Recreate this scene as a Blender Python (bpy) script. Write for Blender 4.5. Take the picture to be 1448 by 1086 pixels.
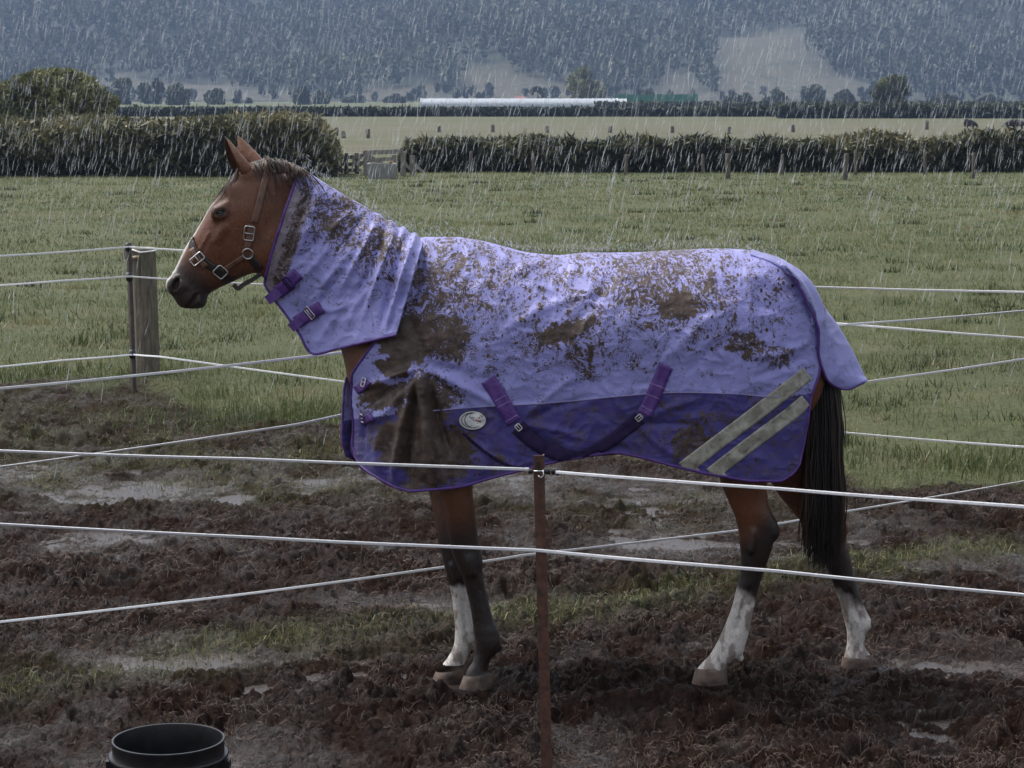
import bpy, math, random
import numpy as np
from mathutils import Vector, Matrix
from mathutils.bvhtree import BVHTree

for o in list(bpy.data.objects):
    bpy.data.objects.remove(o)
SC = bpy.context.scene
COL = SC.collection
R = math.radians
random.seed(5)
RNG = np.random.default_rng(11)

# ------------------------------------------------------------------ camera, sky, sun, exposure
CAM_H = 2.1
FPX = 3176.0            # focal length in photo pixels (photo is 1448 wide)
PITCH = math.atan2(543.0 - 135.0, FPX)
cam_d = bpy.data.cameras.new('camera')
cam = bpy.data.objects.new('camera', cam_d)
COL.objects.link(cam)
cam.location = (0, 0, CAM_H)
cam.rotation_euler = (R(90) - PITCH, 0, 0)
cam_d.sensor_width = 36.0
cam_d.lens = 36.0 * FPX / 1448.0
cam_d.clip_start = 0.1
cam_d.clip_end = 9000
cam_d.dof.use_dof = True
cam_d.dof.focus_distance = 7.9
cam_d.dof.aperture_fstop = 32
SC.camera = cam

SUN_EL, SUN_AZ = 58.0, 150.0          # azimuth of the sun seen from above, from +X counter-clockwise
w = bpy.data.worlds.new('World')
SC.world = w
w.use_nodes = True
nt = w.node_tree
nt.nodes.clear()
sky = nt.nodes.new('ShaderNodeTexSky')
sky.sky_type = 'NISHITA'
sky.sun_disc = False
sky.sun_elevation = R(SUN_EL)
sky.sun_rotation = R(90 - SUN_AZ)
sky.air_density = 1.0
sky.dust_density = 4.0
sky.ozone_density = 1.0
hs = nt.nodes.new('ShaderNodeHueSaturation')
hs.inputs['Saturation'].default_value = 0.32
bg = nt.nodes.new('ShaderNodeBackground')
bg.inputs['Strength'].default_value = 0.14
wo = nt.nodes.new('ShaderNodeOutputWorld')
nt.links.new(sky.outputs[0], hs.inputs['Color'])
nt.links.new(hs.outputs[0], bg.inputs['Color'])
nt.links.new(bg.outputs[0], wo.inputs['Surface'])

sd = bpy.data.lights.new('sun', 'SUN')
sd.energy = 1.5
sd.angle = R(25)
sd.color = (1.0, 0.97, 0.93)
sun = bpy.data.objects.new('sun', sd)
COL.objects.link(sun)
_dv = Vector((math.cos(R(SUN_EL)) * math.cos(R(SUN_AZ)), math.cos(R(SUN_EL)) * math.sin(R(SUN_AZ)), math.sin(R(SUN_EL))))
sun.rotation_euler = _dv.to_track_quat('Z', 'Y').to_euler()
sun.location = (0, 0, 60)

SC.view_settings.view_transform = 'Standard'
SC.view_settings.look = 'None'
SC.view_settings.exposure = 0.88
SC.view_settings.gamma = 1.0
SC.cycles.use_denoising = True
SC.cycles.max_bounces = 6
SC.cycles.volume_bounces = 1
SC.cycles.transparent_max_bounces = 24

# ------------------------------------------------------------------ projection helpers
_cp, _sp = math.cos(PITCH), math.sin(PITCH)
def P(px, py, Y):
    """world point at depth Y that the photo shows at pixel (px, py)"""
    u = (px - 724.0) / FPX
    v = -(py - 543.0) / FPX
    dy = _cp + v * _sp
    dz = -_sp + v * _cp
    t = Y / dy
    return np.array([u * t, Y, CAM_H + dz * t])
def PA(px, py, Y):
    px = np.asarray(px, float); py = np.asarray(py, float); Y = np.asarray(Y, float) + 0 * px
    u = (px - 724.0) / FPX
    v = -(py - 543.0) / FPX
    dy = _cp + v * _sp
    dz = -_sp + v * _cp
    t = Y / dy
    return np.stack([u * t, Y + 0 * t, CAM_H + dz * t], -1)
def TOPX(p):
    p = np.asarray(p, float)
    x, y, z = p[..., 0], p[..., 1], p[..., 2] - CAM_H
    d = y * _cp - z * _sp
    v = y * _sp + z * _cp
    return 724.0 + FPX * x / d, 543.0 - FPX * v / d
def ground_depth(py):
    u = P(0, py, 1.0)
    return CAM_H / (CAM_H - u[2])

# ------------------------------------------------------------------ noise
def _hash(ix, iy, iz, seed):
    h = (ix.astype(np.int64) * 374761393 + iy.astype(np.int64) * 668265263 + iz.astype(np.int64) * 2147483647 + seed * 1274126177) & 0xFFFFFFFF
    h = ((h ^ (h >> 13)) * 1274126177) & 0xFFFFFFFF
    h = ((h ^ (h >> 16)) * 2246822519) & 0xFFFFFFFF
    return ((h ^ (h >> 15)) & 0xFFFFFF).astype(np.float32) / float(0xFFFFFF)
def noise2(x, y, seed=0):
    x = np.asarray(x, float); y = np.asarray(y, float)
    ix = np.floor(x); iy = np.floor(y)
    fx = x - ix; fy = y - iy
    fx = fx * fx * fx * (fx * (fx * 6 - 15) + 10); fy = fy * fy * fy * (fy * (fy * 6 - 15) + 10)
    z = np.zeros_like(ix)
    a = _hash(ix, iy, z, seed); b = _hash(ix + 1, iy, z, seed)
    c = _hash(ix, iy + 1, z, seed); d = _hash(ix + 1, iy + 1, z, seed)
    return ((a * (1 - fx) + b * fx) * (1 - fy) + (c * (1 - fx) + d * fx) * fy) * 2 - 1
def fbm2(x, y, octv=4, seed=0, gain=0.5, lac=2.03):
    s = 0; a = 1.0; t = 0
    for o in range(octv):
        s = s + a * noise2(x, y, seed + o * 17); t += a
        x = x * lac + 13.7; y = y * lac - 7.1; a *= gain
    return s / t
def ridge2(x, y, octv=3, seed=0, gain=0.55):
    s = 0; a = 1.0; t = 0
    for o in range(octv):
        s = s + a * (1 - 2.2 * np.abs(noise2(x, y, seed + o * 31))); t += a
        x = x * 2.1 + 3.3; y = y * 2.1 + 9.2; a *= gain
    return s / t
def sstep(a, b, x):
    t = np.clip((np.asarray(x, float) - a) / (b - a), 0, 1)
    return t * t * (3 - 2 * t)
def pchip(xq, xs, ys):
    xs = np.asarray(xs, float); ys = np.asarray(ys, float)
    h = np.diff(xs); dl = np.diff(ys) / h
    m = np.zeros_like(ys)
    m[0], m[-1] = dl[0], dl[-1]
    for i in range(1, len(xs) - 1):
        if dl[i - 1] * dl[i] > 0:
            w1 = 2 * h[i] + h[i - 1]; w2 = h[i] + 2 * h[i - 1]
            m[i] = (w1 + w2) / (w1 / dl[i - 1] + w2 / dl[i])
    xq = np.clip(np.asarray(xq, float), xs[0], xs[-1])
    i = np.clip(np.searchsorted(xs, xq, side='right') - 1, 0, len(xs) - 2)
    t = (xq - xs[i]) / h[i]
    t2 = t * t; t3 = t2 * t
    return (2 * t3 - 3 * t2 + 1) * ys[i] + (t3 - 2 * t2 + t) * h[i] * m[i] + (-2 * t3 + 3 * t2) * ys[i + 1] + (t3 - t2) * h[i] * m[i + 1]

# ------------------------------------------------------------------ object helpers
def link(o, parent=None):
    COL.objects.link(o)
    if parent is not None:
        o.parent = parent
    return o
def make_mesh(name, verts, quads=None, tris=None, mat=None, parent=None, smooth=True, attrs=None, polys=None):
    me = bpy.data.meshes.new(name)
    verts = np.asarray(verts, np.float32).reshape(-1, 3)
    if polys is not None:
        me.from_pydata([tuple(map(float, v)) for v in verts], [], polys)
    else:
        loops = []; sizes = []
        if quads is not None and len(quads):
            q = np.asarray(quads, np.int32).reshape(-1, 4); loops.append(q.ravel()); sizes.append(np.full(len(q), 4, np.int32))
        if tris is not None and len(tris):
            t = np.asarray(tris, np.int32).reshape(-1, 3); loops.append(t.ravel()); sizes.append(np.full(len(t), 3, np.int32))
        loops = np.concatenate(loops); sizes = np.concatenate(sizes)
        me.vertices.add(len(verts)); me.loops.add(len(loops)); me.polygons.add(len(sizes))
        me.vertices.foreach_set('co', verts.ravel())
        me.loops.foreach_set('vertex_index', loops)
        st = np.concatenate([[0], np.cumsum(sizes)[:-1]]).astype(np.int32)
        me.polygons.foreach_set('loop_start', st)
        me.polygons.foreach_set('loop_total', sizes)
        me.update(calc_edges=True)
    if smooth:
        me.polygons.foreach_set('use_smooth', np.ones(len(me.polygons), bool))
    if attrs:
        for k, a in attrs.items():
            a = np.asarray(a, np.float32)
            if a.ndim == 1:
                at = me.attributes.new(k, 'FLOAT', 'POINT'); at.data.foreach_set('value', a)
            else:
                if a.shape[1] == 3:
                    a = np.concatenate([a, np.ones((len(a), 1), np.float32)], 1)
                at = me.attributes.new(k, 'FLOAT_COLOR', 'POINT'); at.data.foreach_set('color', a.ravel())
    if mat is not None:
        me.materials.append(mat)
    me.update()
    o = bpy.data.objects.new(name, me)
    return link(o, parent)
def tag(o, label=None, cat=None, group=None, kind=None):
    if label: o['label'] = label
    if cat: o['category'] = cat
    if group: o['group'] = group
    if kind: o['kind'] = kind
    return o
def empty(name, loc, label, cat, group=None, rz=0):
    o = bpy.data.objects.new(name, None)
    o.location = tuple(float(v) for v in loc); o.rotation_euler = (0, 0, rz)
    o.empty_display_size = 0.1
    link(o)
    return tag(o, label, cat, group)
class MB:
    """collects simple solids and builds them as one mesh"""
    def __init__(s): s.v = []; s.f = []; s.n = 0
    def add(s, v, f):
        v = np.asarray(v, float).reshape(-1, 3)
        s.v.append(v); s.f += [tuple(int(i) + s.n for i in q) for q in f]; s.n += len(v)
    def box(s, c, d, rz=0.0, rx=0.0, ry=0.0):
        x, y, z = [k / 2 for k in d]
        v = np.array([(a * x, b * y, e * z) for e in (-1, 1) for b in (-1, 1) for a in (-1, 1)])
        M = np.array(Matrix.Rotation(rz, 3, 'Z') @ Matrix.Rotation(ry, 3, 'Y') @ Matrix.Rotation(rx, 3, 'X'))
        s.add(v @ M.T + np.asarray(c, float), [(0, 2, 3, 1), (4, 5, 7, 6), (0, 1, 5, 4), (2, 6, 7, 3), (0, 4, 6, 2), (1, 3, 7, 5)])
    def bar(s, a, b, wd, th):
        a = np.asarray(a, float); b = np.asarray(b, float); d = b - a; L = np.linalg.norm(d); d = d / L
        up = np.array([0, 0, 1.0]) if abs(d[2]) < .9 else np.array([0, 1.0, 0])
        sd_ = np.cross(d, up); sd_ /= np.linalg.norm(sd_); up = np.cross(sd_, d)
        v = [p + sd_ * i * th / 2 + up * j * wd / 2 for p in (a, b) for (i, j) in ((-1, -1), (1, -1), (1, 1), (-1, 1))]
        s.add(v, [(3, 2, 1, 0), (4, 5, 6, 7), (0, 1, 5, 4), (1, 2, 6, 5), (2, 3, 7, 6), (3, 0, 4, 7)])
    def tube(s, pts, rad, n=8, caps=True):
        pts = np.asarray(pts, float); m = len(pts)
        rad = np.broadcast_to(np.asarray(rad, float), (m,))
        tg = np.gradient(pts, axis=0); tg /= np.linalg.norm(tg, axis=1)[:, None] + 1e-9
        ref = np.array([0.13, 0.97, 0.2]) if abs(tg[0][1]) < .9 else np.array([1.0, 0, 0])
        v = []
        a = np.linspace(0, 2 * np.pi, n, endpoint=False)
        for i in range(m):
            s1 = np.cross(tg[i], ref); s1 /= np.linalg.norm(s1); s2 = np.cross(tg[i], s1); ref = np.cross(s1, tg[i])
            v.append(pts[i] + rad[i] * (np.cos(a)[:, None] * s1 + np.sin(a)[:, None] * s2))
        f = [(i * n + j, i * n + (j + 1) % n, (i + 1) * n + (j + 1) % n, (i + 1) * n + j) for i in range(m - 1) for j in range(n)]
        if caps:
            f.append(tuple(range(n - 1, -1, -1))); f.append(tuple((m - 1) * n + j for j in range(n)))
        s.add(np.concatenate(v), f)
    def lathe(s, prof, c=(0, 0, 0), n=48, rot=None):
        a = np.linspace(0, 2 * np.pi, n, endpoint=False)
        v = np.concatenate([np.stack([r * np.cos(a), r * np.sin(a), np.full(n, z)], -1) for r, z in prof])
        if rot is not None: v = v @ np.array(rot).T
        m = len(prof)
        s.add(v + np.asarray(c, float), [(i * n + j, i * n + (j + 1) % n, (i + 1) * n + (j + 1) % n, (i + 1) * n + j) for i in range(m - 1) for j in range(n)])
    def build(s, name, mat, parent=None, smooth=False, origin=None):
        v = np.concatenate(s.v)
        if origin is not None: v = v - np.asarray(origin, float)
        o = make_mesh(name, v, polys=s.f, mat=mat, parent=parent, smooth=smooth)
        if origin is not None and parent is None: o.location = tuple(float(k) for k in origin)
        return o
def local(parent, v):
    """world vertices into an Empty parent's frame (no rotation)"""
    return np.asarray(v, float) - np.array(parent.location)

# ------------------------------------------------------------------ material helpers
def new_mat(name):
    m = bpy.data.materials.new(name); m.use_nodes = True
    n = m.node_tree; b = n.nodes['Principled BSDF']
    return m, n, b
def N(n, t, **kw):
    k = n.nodes.new(t)
    for a, v in kw.items(): setattr(k, a, v)
    return k
def setin(node, **kw):
    for a, v in kw.items(): node.inputs[a.replace('_', ' ')].default_value = v
def coords(n, sc=(1, 1, 1), rot=(0, 0, 0)):
    t = N(n, 'ShaderNodeTexCoord'); mp = N(n, 'ShaderNodeMapping')
    mp.inputs['Scale'].default_value = sc; mp.inputs['Rotation'].default_value = rot
    n.links.new(t.outputs['Object'], mp.inputs['Vector'])
    return mp.outputs[0]
def tnoise(n, vec, scale, detail=4, rough=0.55, dist=0.0):
    t = N(n, 'ShaderNodeTexNoise'); t.inputs['Scale'].default_value = scale; t.inputs['Detail'].default_value = detail
    t.inputs['Roughness'].default_value = rough; t.inputs['Distortion'].default_value = dist
    n.links.new(vec, t.inputs['Vector']); return t.outputs['Fac']
def ramp(n, fac, stops):
    r = N(n, 'ShaderNodeValToRGB'); e = r.color_ramp.elements
    while len(e) < len(stops): e.new(0.5)
    for i, (p, c) in enumerate(stops):
        e[i].position = p; e[i].color = (c if len(c) == 4 else tuple(c) + (1,)) if not isinstance(c, (int, float)) else (c, c, c, 1)
    n.links.new(fac, r.inputs['Fac']); return r.outputs['Color']
def mixc(n, fac, a, b, mode='MIX'):
    m = N(n, 'ShaderNodeMix', data_type='RGBA', blend_type=mode)
    for s, v in ((m.inputs['Factor'], fac), (m.inputs['A'] if False else m.inputs[6], a), (m.inputs[7], b)):
        if hasattr(v, 'is_linked') or isinstance(v, bpy.types.NodeSocket): n.links.new(v, s)
        elif isinstance(v, (int, float)): s.default_value = v
        else: s.default_value = tuple(v) + ((1,) if len(v) == 3 else ())
    return m.outputs[2]
def mth(n, op, a, b=0.0, clamp=False):
    m = N(n, 'ShaderNodeMath', operation=op, use_clamp=clamp)
    for s, v in ((m.inputs[0], a), (m.inputs[1], b)):
        if isinstance(v, bpy.types.NodeSocket): n.links.new(v, s)
        else: s.default_value = v
    return m.outputs[0]
def attr(n, name, col=False):
    a = N(n, 'ShaderNodeAttribute'); a.attribute_name = name
    return a.outputs['Color' if col else 'Fac']
def bump(n, b, h, strength=0.3, dist=0.01):
    k = N(n, 'ShaderNodeBump'); k.inputs['Strength'].default_value = strength; k.inputs['Distance'].default_value = dist
    n.links.new(h, k.inputs['Height']); n.links.new(k.outputs[0], b.inputs['Normal']); return k
def simple_mat(name, c1, c2, scale=20, rough=0.6, bumps=0.0, metal=0.0, spec=0.5, sc=(1, 1, 1), bdist=0.004):
    m, n, b = new_mat(name); v = coords(n, sc)
    f = tnoise(n, v, scale, 5, 0.6)
    n.links.new(ramp(n, f, [(0.3, c1), (0.7, c2)]), b.inputs['Base Color'])
    b.inputs['Roughness'].default_value = rough; b.inputs['Metallic'].default_value = metal
    b.inputs['Specular IOR Level'].default_value = spec
    if bumps: bump(n, b, tnoise(n, v, scale * 2.5, 6, 0.65), bumps, bdist)
    return m
def leaf_mat(name, stops, rough=0.55, trans=0.25):
    m, n, b = new_mat(name)
    c = ramp(n, attr(n, 'tint'), stops)
    n.links.new(c, b.inputs['Base Color']); b.inputs['Roughness'].default_value = rough
    b.inputs['Specular IOR Level'].default_value = 0.35
    if trans:
        tr = N(n, 'ShaderNodeBsdfTranslucent'); mx = N(n, 'ShaderNodeMixShader'); mx.inputs[0].default_value = trans
        n.links.new(c, tr.inputs['Color']); n.links.new(b.outputs[0], mx.inputs[1]); n.links.new(tr.outputs[0], mx.inputs[2])
        n.links.new(mx.outputs[0], n.nodes['Material Output'].inputs['Surface'])
    return m
# ------------------------------------------------------------------ ground
_bx = np.array([-9, -4.5, -3.6, -2.5, -1.95, -1.2, -0.8, 0, 1, 2, 3, 5, 9.0])
_by = np.array([16.2, 16.2, 16.3, 16.1, 14.9, 14.2, 13.8, 13.2, 12.6, 12.1, 12.1, 12.3, 12.3])
_ln = [(30, 955), (300, 915), (600, 880), (850, 850), (1150, 805), (1420, 765)]
_lY = np.array([ground_depth(b) for a, b in _ln])
_lX = np.array([P(a, b, c)[0] for (a, b), c in zip(_ln, _lY)])
def grassmask(x, y):
    """1 on the pasture, 0 in the poached mud"""
    b = np.interp(x, _bx, _by)
    d = y - b + 0.55 * fbm2(x * 1.3, y * 0.9, 3, 3) + 0.3 * fbm2(x * 4, y * 3, 2, 9)
    return sstep(-0.35, 0.45, d)
def sparse(x, y):
    """thin grass left standing in the mud"""
    yl = np.interp(x, _lX, _lY)
    a = 0.85 * np.exp(-((y - yl) / 0.30) ** 2)
    z = 0.55 * sstep(11.0, 12.2, y) * sstep(0.4, -0.8, x) + 0.5 * sstep(10.6, 11.2, y) * sstep(12.6, 11.6, y) * np.exp(-((x - 0.8) / 0.9) ** 2)
    c = 0.7 * np.exp(-((x + 1.85) / 0.25) ** 2 - ((y - 7.9) / 0.35) ** 2)
    g = np.maximum(np.maximum(a, z), c)
    return np.clip(g * (0.75 + 0.9 * fbm2(x * 3.1, y * 3.1, 3, 21)), 0, 1)
_hp = []
_r2 = np.random.default_rng(3)
for _ in range(420):
    _hp.append((_r2.uniform(-3.6, 3.6), _r2.uniform(5.6, 14.5), _r2.uniform(.05, .085), _r2.uniform(.02, .05), _r2.uniform(0, 6.3)))
_pud = [(-1.25, 8.35, .55, .22), (-0.95, 7.0, .5, .35), (-1.75, 7.15, .4, .3), (0.25, 7.1, .22, .3), (-2.2, 12.0, .9, .5), (-1.0, 12.3, .8, .4),
        (-0.2, 12.2, .9, .6), (-2.9, 12.6, .8, .5), (1.0, 10.6, .9, .5), (0.9, 12.0, .8, .4), (2.4, 10.0, .6, .3), (1.9, 8.3, .5, .25), (-0.4, 9.3, .7, .2), (-2.0, 10.6, .5, .3), (-2.9, 8.3, .5, .25)]
HOOF_STAMPS = []
for _px, _py, _dy in ((672, 972, -.13), (632, 964, .05), (1003, 964, -.13), (1211, 940, .15)):
    _q = P(_px, _py, 8.03 + _dy); HOOF_STAMPS.append((_q[0], 8.03 + _dy - .03, .095, _q[2] - .004))
def wetness(x, y):
    low = 0 * x
    for (a, b, rx, ry) in _pud:
        low = np.maximum(low, np.exp(-((x - a) / (rx * 1.25)) ** 2 - ((y - b) / (ry * 1.3)) ** 2))
    return np.clip(low * 1.0 + 1.1 * fbm2(x * 4.3, y * 4.3, 4, 37) - .44, 0, 1)
def ground_z(x, y):
    x = np.asarray(x, float); y = np.asarray(y, float)
    g = grassmask(x, y)
    near = sstep(22, 14, y)
    wx = x + .05 * fbm2(x * 5, y * 5, 2, 71); wy = y + .05 * fbm2(x * 5, y * 5, 2, 72)
    m = 0.020 * ridge2(wx * 5.5, wy * 5.5, 2, 5) - 0.013 * ridge2(wx * 13, wy * 13, 2, 6) - 0.014 * ridge2(wx * 29, wy * 29, 2, 8) + .016 * ridge2(wx * 38, wy * 38, 2, 11) - .004 + 0.05 * fbm2(x * 1.5, y * 1.5, 2, 7)
    for (a, b, r, d, _t) in _hp:
        k = (np.abs(x - a) < .3) & (np.abs(y - b) < .3)
        if k.any():
            rr = ((x[k] - a) ** 2 + (y[k] - b) ** 2) / r ** 2
            m[k] += -d * np.exp(-rr) + d * .6 * np.exp(-(np.sqrt(rr) - 1.5) ** 2 * 5)
    low = 0
    for (a, b, rx, ry) in _pud:
        low = np.maximum(low, np.exp(-((x - a) / rx) ** 2 - ((y - b) / ry) ** 2))
    low = np.clip(low * (1 + .8 * fbm2(x * 3.5, y * 3.5, 2, 33)), 0, 1)
    m = m * (1 - .55 * low) - 0.045 * low
    pm = 0.02 * fbm2(x * 1.1, y * .8, 3, 41) + 0.012 * fbm2(x * 7, y * 7, 2, 44)
    z = m * (1 - g) + pm * g
    for (a, b, r, zz) in HOOF_STAMPS:
        k = (np.abs(x - a) < .5) & (np.abs(y - b) < .5)
        if k.any():
            q = sstep(r * 1.7, r * .8, np.hypot(x[k] - a, y[k] - b)); z[k] = z[k] * (1 - q) + np.minimum(z[k] - .004, zz + 0 * z[k]) * q
    # heap of earth round the corner posts
    z = z + 0.07 * np.exp(-((x + 2.75) / .75) ** 2 - ((y - 16.35) / .45) ** 2)
    return z * near + (1 - near) * 0.01 * fbm2(x * .3, y * .3, 2, 50)
WATER_Z = -0.043

us = np.concatenate([-np.geomspace(6, .27, 40)[:-1], np.linspace(-.262, .262, 620), np.geomspace(.27, 6, 40)[1:]])
rows = [4.3]
while rows[-1] < 17.2: rows.append(rows[-1] * 1.00125)
while rows[-1] < 70: rows.append(rows[-1] * 1.012)
while rows[-1] < 1500: rows.append(rows[-1] * 1.06)
ys = np.array([-300, -60, -15, -4, 0, 2, 3, 3.7] + rows)
UU, YY = np.meshgrid(us, ys)
XX = UU * np.maximum(YY, 5.0)
XX[:3] *= 20
XX[2] *= .3
flat_x, flat_y = XX.ravel(), YY.ravel()
gz = ground_z(flat_x, flat_y)
gm = grassmask(flat_x, flat_y)
gsp = sparse(flat_x, flat_y)
nr, nc = XX.shape
idx = np.arange(nr * nc).reshape(nr, nc)
gq = np.stack([idx[:-1, :-1], idx[:-1, 1:], idx[1:, 1:], idx[1:, :-1]], -1).reshape(-1, 4)
# dry paddocks beyond the hedges: strips of hay stubble and green
_dry = np.zeros_like(flat_y)
_k = flat_y > 62
_yy = flat_y[_k] * (1 + .02 * fbm2(flat_x[_k] * .05, flat_y[_k] * .01, 2, 61))
_dry[_k] = pchip(_yy, [62, 80, 84, 96, 100, 112, 150, 170, 190, 215, 235, 300, 2000], [.1, .1, .95, .95, .50, .70, .95, .85, .35, .5, .8, .1, .0])
_strip = sstep(-9, -3, -np.abs(flat_x + 8)) * sstep(96, 88, flat_y) * 0
def m_ground():
    m, n, b = new_mat('mud and pasture')
    v = coords(n)
    g = attr(n, 'grassy'); sp = attr(n, 'sparse'); dr = attr(n, 'dry')
    mud = ramp(n, tnoise(n, v, 14, 10, 0.78), [(0.28, (.0065, .0034, .0024)), (0.5, (.020, .0108, .0074)), (0.75, (.066, .040, .029))])
    straw = ramp(n, tnoise(n, coords(n, (1, 1, 1)), 55, 5, .75, 1.2), [(0.60, (0, 0, 0)), (0.72, (1, 1, 1))])
    mud = mixc(n, mth(n, 'MULTIPLY', straw, .35), mud, (.085, .060, .046))
    fld = ramp(n, tnoise(n, v, 1.1, 8, .72), [(.25, (.045, .058, .022)), (.5, (.088, .102, .040)), (.75, (.14, .124, .064))])
    fine = ramp(n, tnoise(n, v, 26, 6, .7), [(.3, (.45, .45, .45)), (.7, (1.35, 1.35, 1.35))])
    fld = mixc(n, 1.0, fld, fine, 'MULTIPLY')
    tan = ramp(n, tnoise(n, coords(n, (.08, .5, 1)), 1.0, 5, .6), [(.3, (.072, .076, .044)), (.7, (.138, .122, .080))])
    fld = mixc(n, dr, fld, tan)
    gg = mth(n, 'MAXIMUM', g, mth(n, 'MULTIPLY', sp, .45))
    n.links.new(mixc(n, gg, mud, fld), b.inputs['Base Color'])
    rr = ramp(n, tnoise(n, v, 5, 5, .6), [(.36, (.26, .26, .26)), (.55, (.62, .62, .62)), (.7, (.85, .85, .85))])
    rr = mixc(n, attr(n, 'wet'), rr, (.16, .16, .16))
    n.links.new(mixc(n, g, rr, (.8, .8, .8)), b.inputs['Roughness'])
    n.links.new(mixc(n, g, mixc(n, attr(n, 'wet'), ramp(n, tnoise(n, v, 3.1, 4, .6), [(.42, (.03, .03, .03)), (.68, (.18, .18, .18))]), (.5, .5, .5)), (.2, .2, .2)), b.inputs['Specular IOR Level'])
    bump(n, b, mth(n, 'ADD', tnoise(n, v, 70, 6, .7, .6), tnoise(n, v, 24, 4, .6, .8)), 1.0, .02)
    return m
M_GROUND = m_ground()
ground = make_mesh('ground', np.stack([flat_x, flat_y, gz], -1), quads=gq, mat=M_GROUND, attrs={'grassy': gm, 'sparse': gsp, 'dry': _dry, 'wet': wetness(flat_x, flat_y) * (1 - gm)})
tag(ground, 'churned brown mud turning to green pasture and dry paddocks', None, None, 'structure')

# standing water in the hollows of the mud
m, n, b = new_mat('muddy water')
b.inputs['Base Color'].default_value = (.045, .034, .028, 1); b.inputs['Roughness'].default_value = .09
b.inputs['Specular IOR Level'].default_value = .6
bump(n, b, tnoise(n, coords(n), 40, 5, .7), .7, .008)
wu = np.linspace(-3.6, 3.6, 40); wy = np.linspace(5.2, 13.4, 40)
WX, WY = np.meshgrid(wu, wy); wi = np.arange(1600).reshape(40, 40)
water = make_mesh('puddle_water', np.stack([WX.ravel(), WY.ravel(), np.full(1600, WATER_Z)], -1), quads=np.stack([wi[:-1, :-1], wi[:-1, 1:], wi[1:, 1:], wi[1:, :-1]], -1).reshape(-1, 4), mat=m)
tag(water, 'shallow grey puddles standing in the mud', None, None, 'structure')

# ------------------------------------------------------------------ grass
def blades(name, x, y, h, wd, tint, mat, label, lean=0.55, segs=2, z0=None, rng=RNG):
    k = len(x)
    z = (ground_z(x, y) if z0 is None else z0) - 0.006
    a = rng.uniform(0, 2 * np.pi, k); la = rng.uniform(0, 2 * np.pi, k); ln = np.abs(rng.normal(0, lean, k)) * h
    base = np.stack([x, y, z], -1)
    sx = np.stack([np.cos(a), np.sin(a), 0 * a], -1) * (wd / 2)[:, None]
    ld = np.stack([np.cos(la), np.sin(la), 0 * a], -1)
    tip = base + ld * ln[:, None] + np.array([0, 0, 1]) * (h * np.sqrt(np.clip(1 - (ln / np.maximum(h, 1e-6)) ** 2 * .5, .15, 1)))[:, None]
    if segs == 1:
        V = np.stack([base - sx, base + sx, tip], 1).reshape(-1, 3); i = np.arange(k) * 3
        T = np.stack([i, i + 1, i + 2], -1); t = np.repeat(tint, 3)
    else:
        mid = base + ld * (ln * .32)[:, None] + np.array([0, 0, 1]) * (h * .6)[:, None]
        V = np.stack([base - sx, base + sx, mid - sx * .75, mid + sx * .75, tip], 1).reshape(-1, 3); i = np.arange(k) * 5
        T = np.concatenate([np.stack([i, i + 1, i + 3], -1), np.stack([i, i + 3, i + 2], -1), np.stack([i + 2, i + 3, i + 4], -1)]); t = np.repeat(tint, 5)
    o = make_mesh(name, V, tris=T, mat=mat, smooth=False, attrs={'tint': t})
    return tag(o, label, None, None, 'stuff')
M_GRASS = leaf_mat('grass blades', [(0, (.034, .046, .016)), (.35, (.085, .108, .036)), (.62, (.150, .172, .066)), (.8, (.23, .215, .105)), (1, (.31, .26, .17))], .5, .3)
def scatter(n_, y0, y1, um=.29, pw=1.0, rng=RNG):
    y = y0 * (y1 / y0) ** (rng.uniform(0, 1, n_) ** pw)
    return rng.uniform(-um, um, n_) * y, y
# pasture (as seen from the camera each row gets about the same number of blades)
x, y = scatter(450000, 11.3, 64, .40)
g = grassmask(x, y) * np.clip(.68 + 1.0 * fbm2(x * 1.1, y * .8, 3, 90), .08, 1)
k = RNG.uniform(0, 1, len(x)) < g
x, y = x[k], y[k]
pt = fbm2(x * .55, y * .35, 4, 95)
tint = np.clip(.42 + .55 * pt + .30 * fbm2(x * 2.2, y * 1.4, 2, 96) + RNG.normal(0, .15, len(x)) + .18 * (RNG.uniform(0, 1, len(x)) < .10), 0, 1)
blades('pasture_grass', x, y, RNG.uniform(.025, .062, len(x)) * (1 + .45 * pt) * (1 + .006 * y), RNG.uniform(.0035, .0065, len(x)) * (y / 13), tint, M_GRASS,
       'short wet green pasture grass growing up to the hedges', .7, 1)
# ranker grass along the edge of the mud
x, y = scatter(78000, 11.3, 17.5, .38)
g = grassmask(x, y); bd = np.interp(x, _bx, _by)
gk = np.exp(-((y - bd - .5) / .55) ** 2) * g * np.clip(.35 + 1.3 * fbm2(x * 2.2, y * 2.2, 2, 91), 0, 1)
gk = np.maximum(gk, .95 * np.exp(-((x + 1.45) / .8) ** 2 - ((y - 14.5) / .4) ** 2))
k = RNG.uniform(0, 1, len(x)) < gk
x, y = x[k], y[k]
blades('edge_grass', x, y, RNG.uniform(.05, .12, len(x)), RNG.uniform(.005, .009, len(x)), np.clip(.30 + RNG.normal(0, .14, len(x)), 0, 1), M_GRASS,
       'longer bright grass along the edge of the mud', .6, 2)
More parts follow.
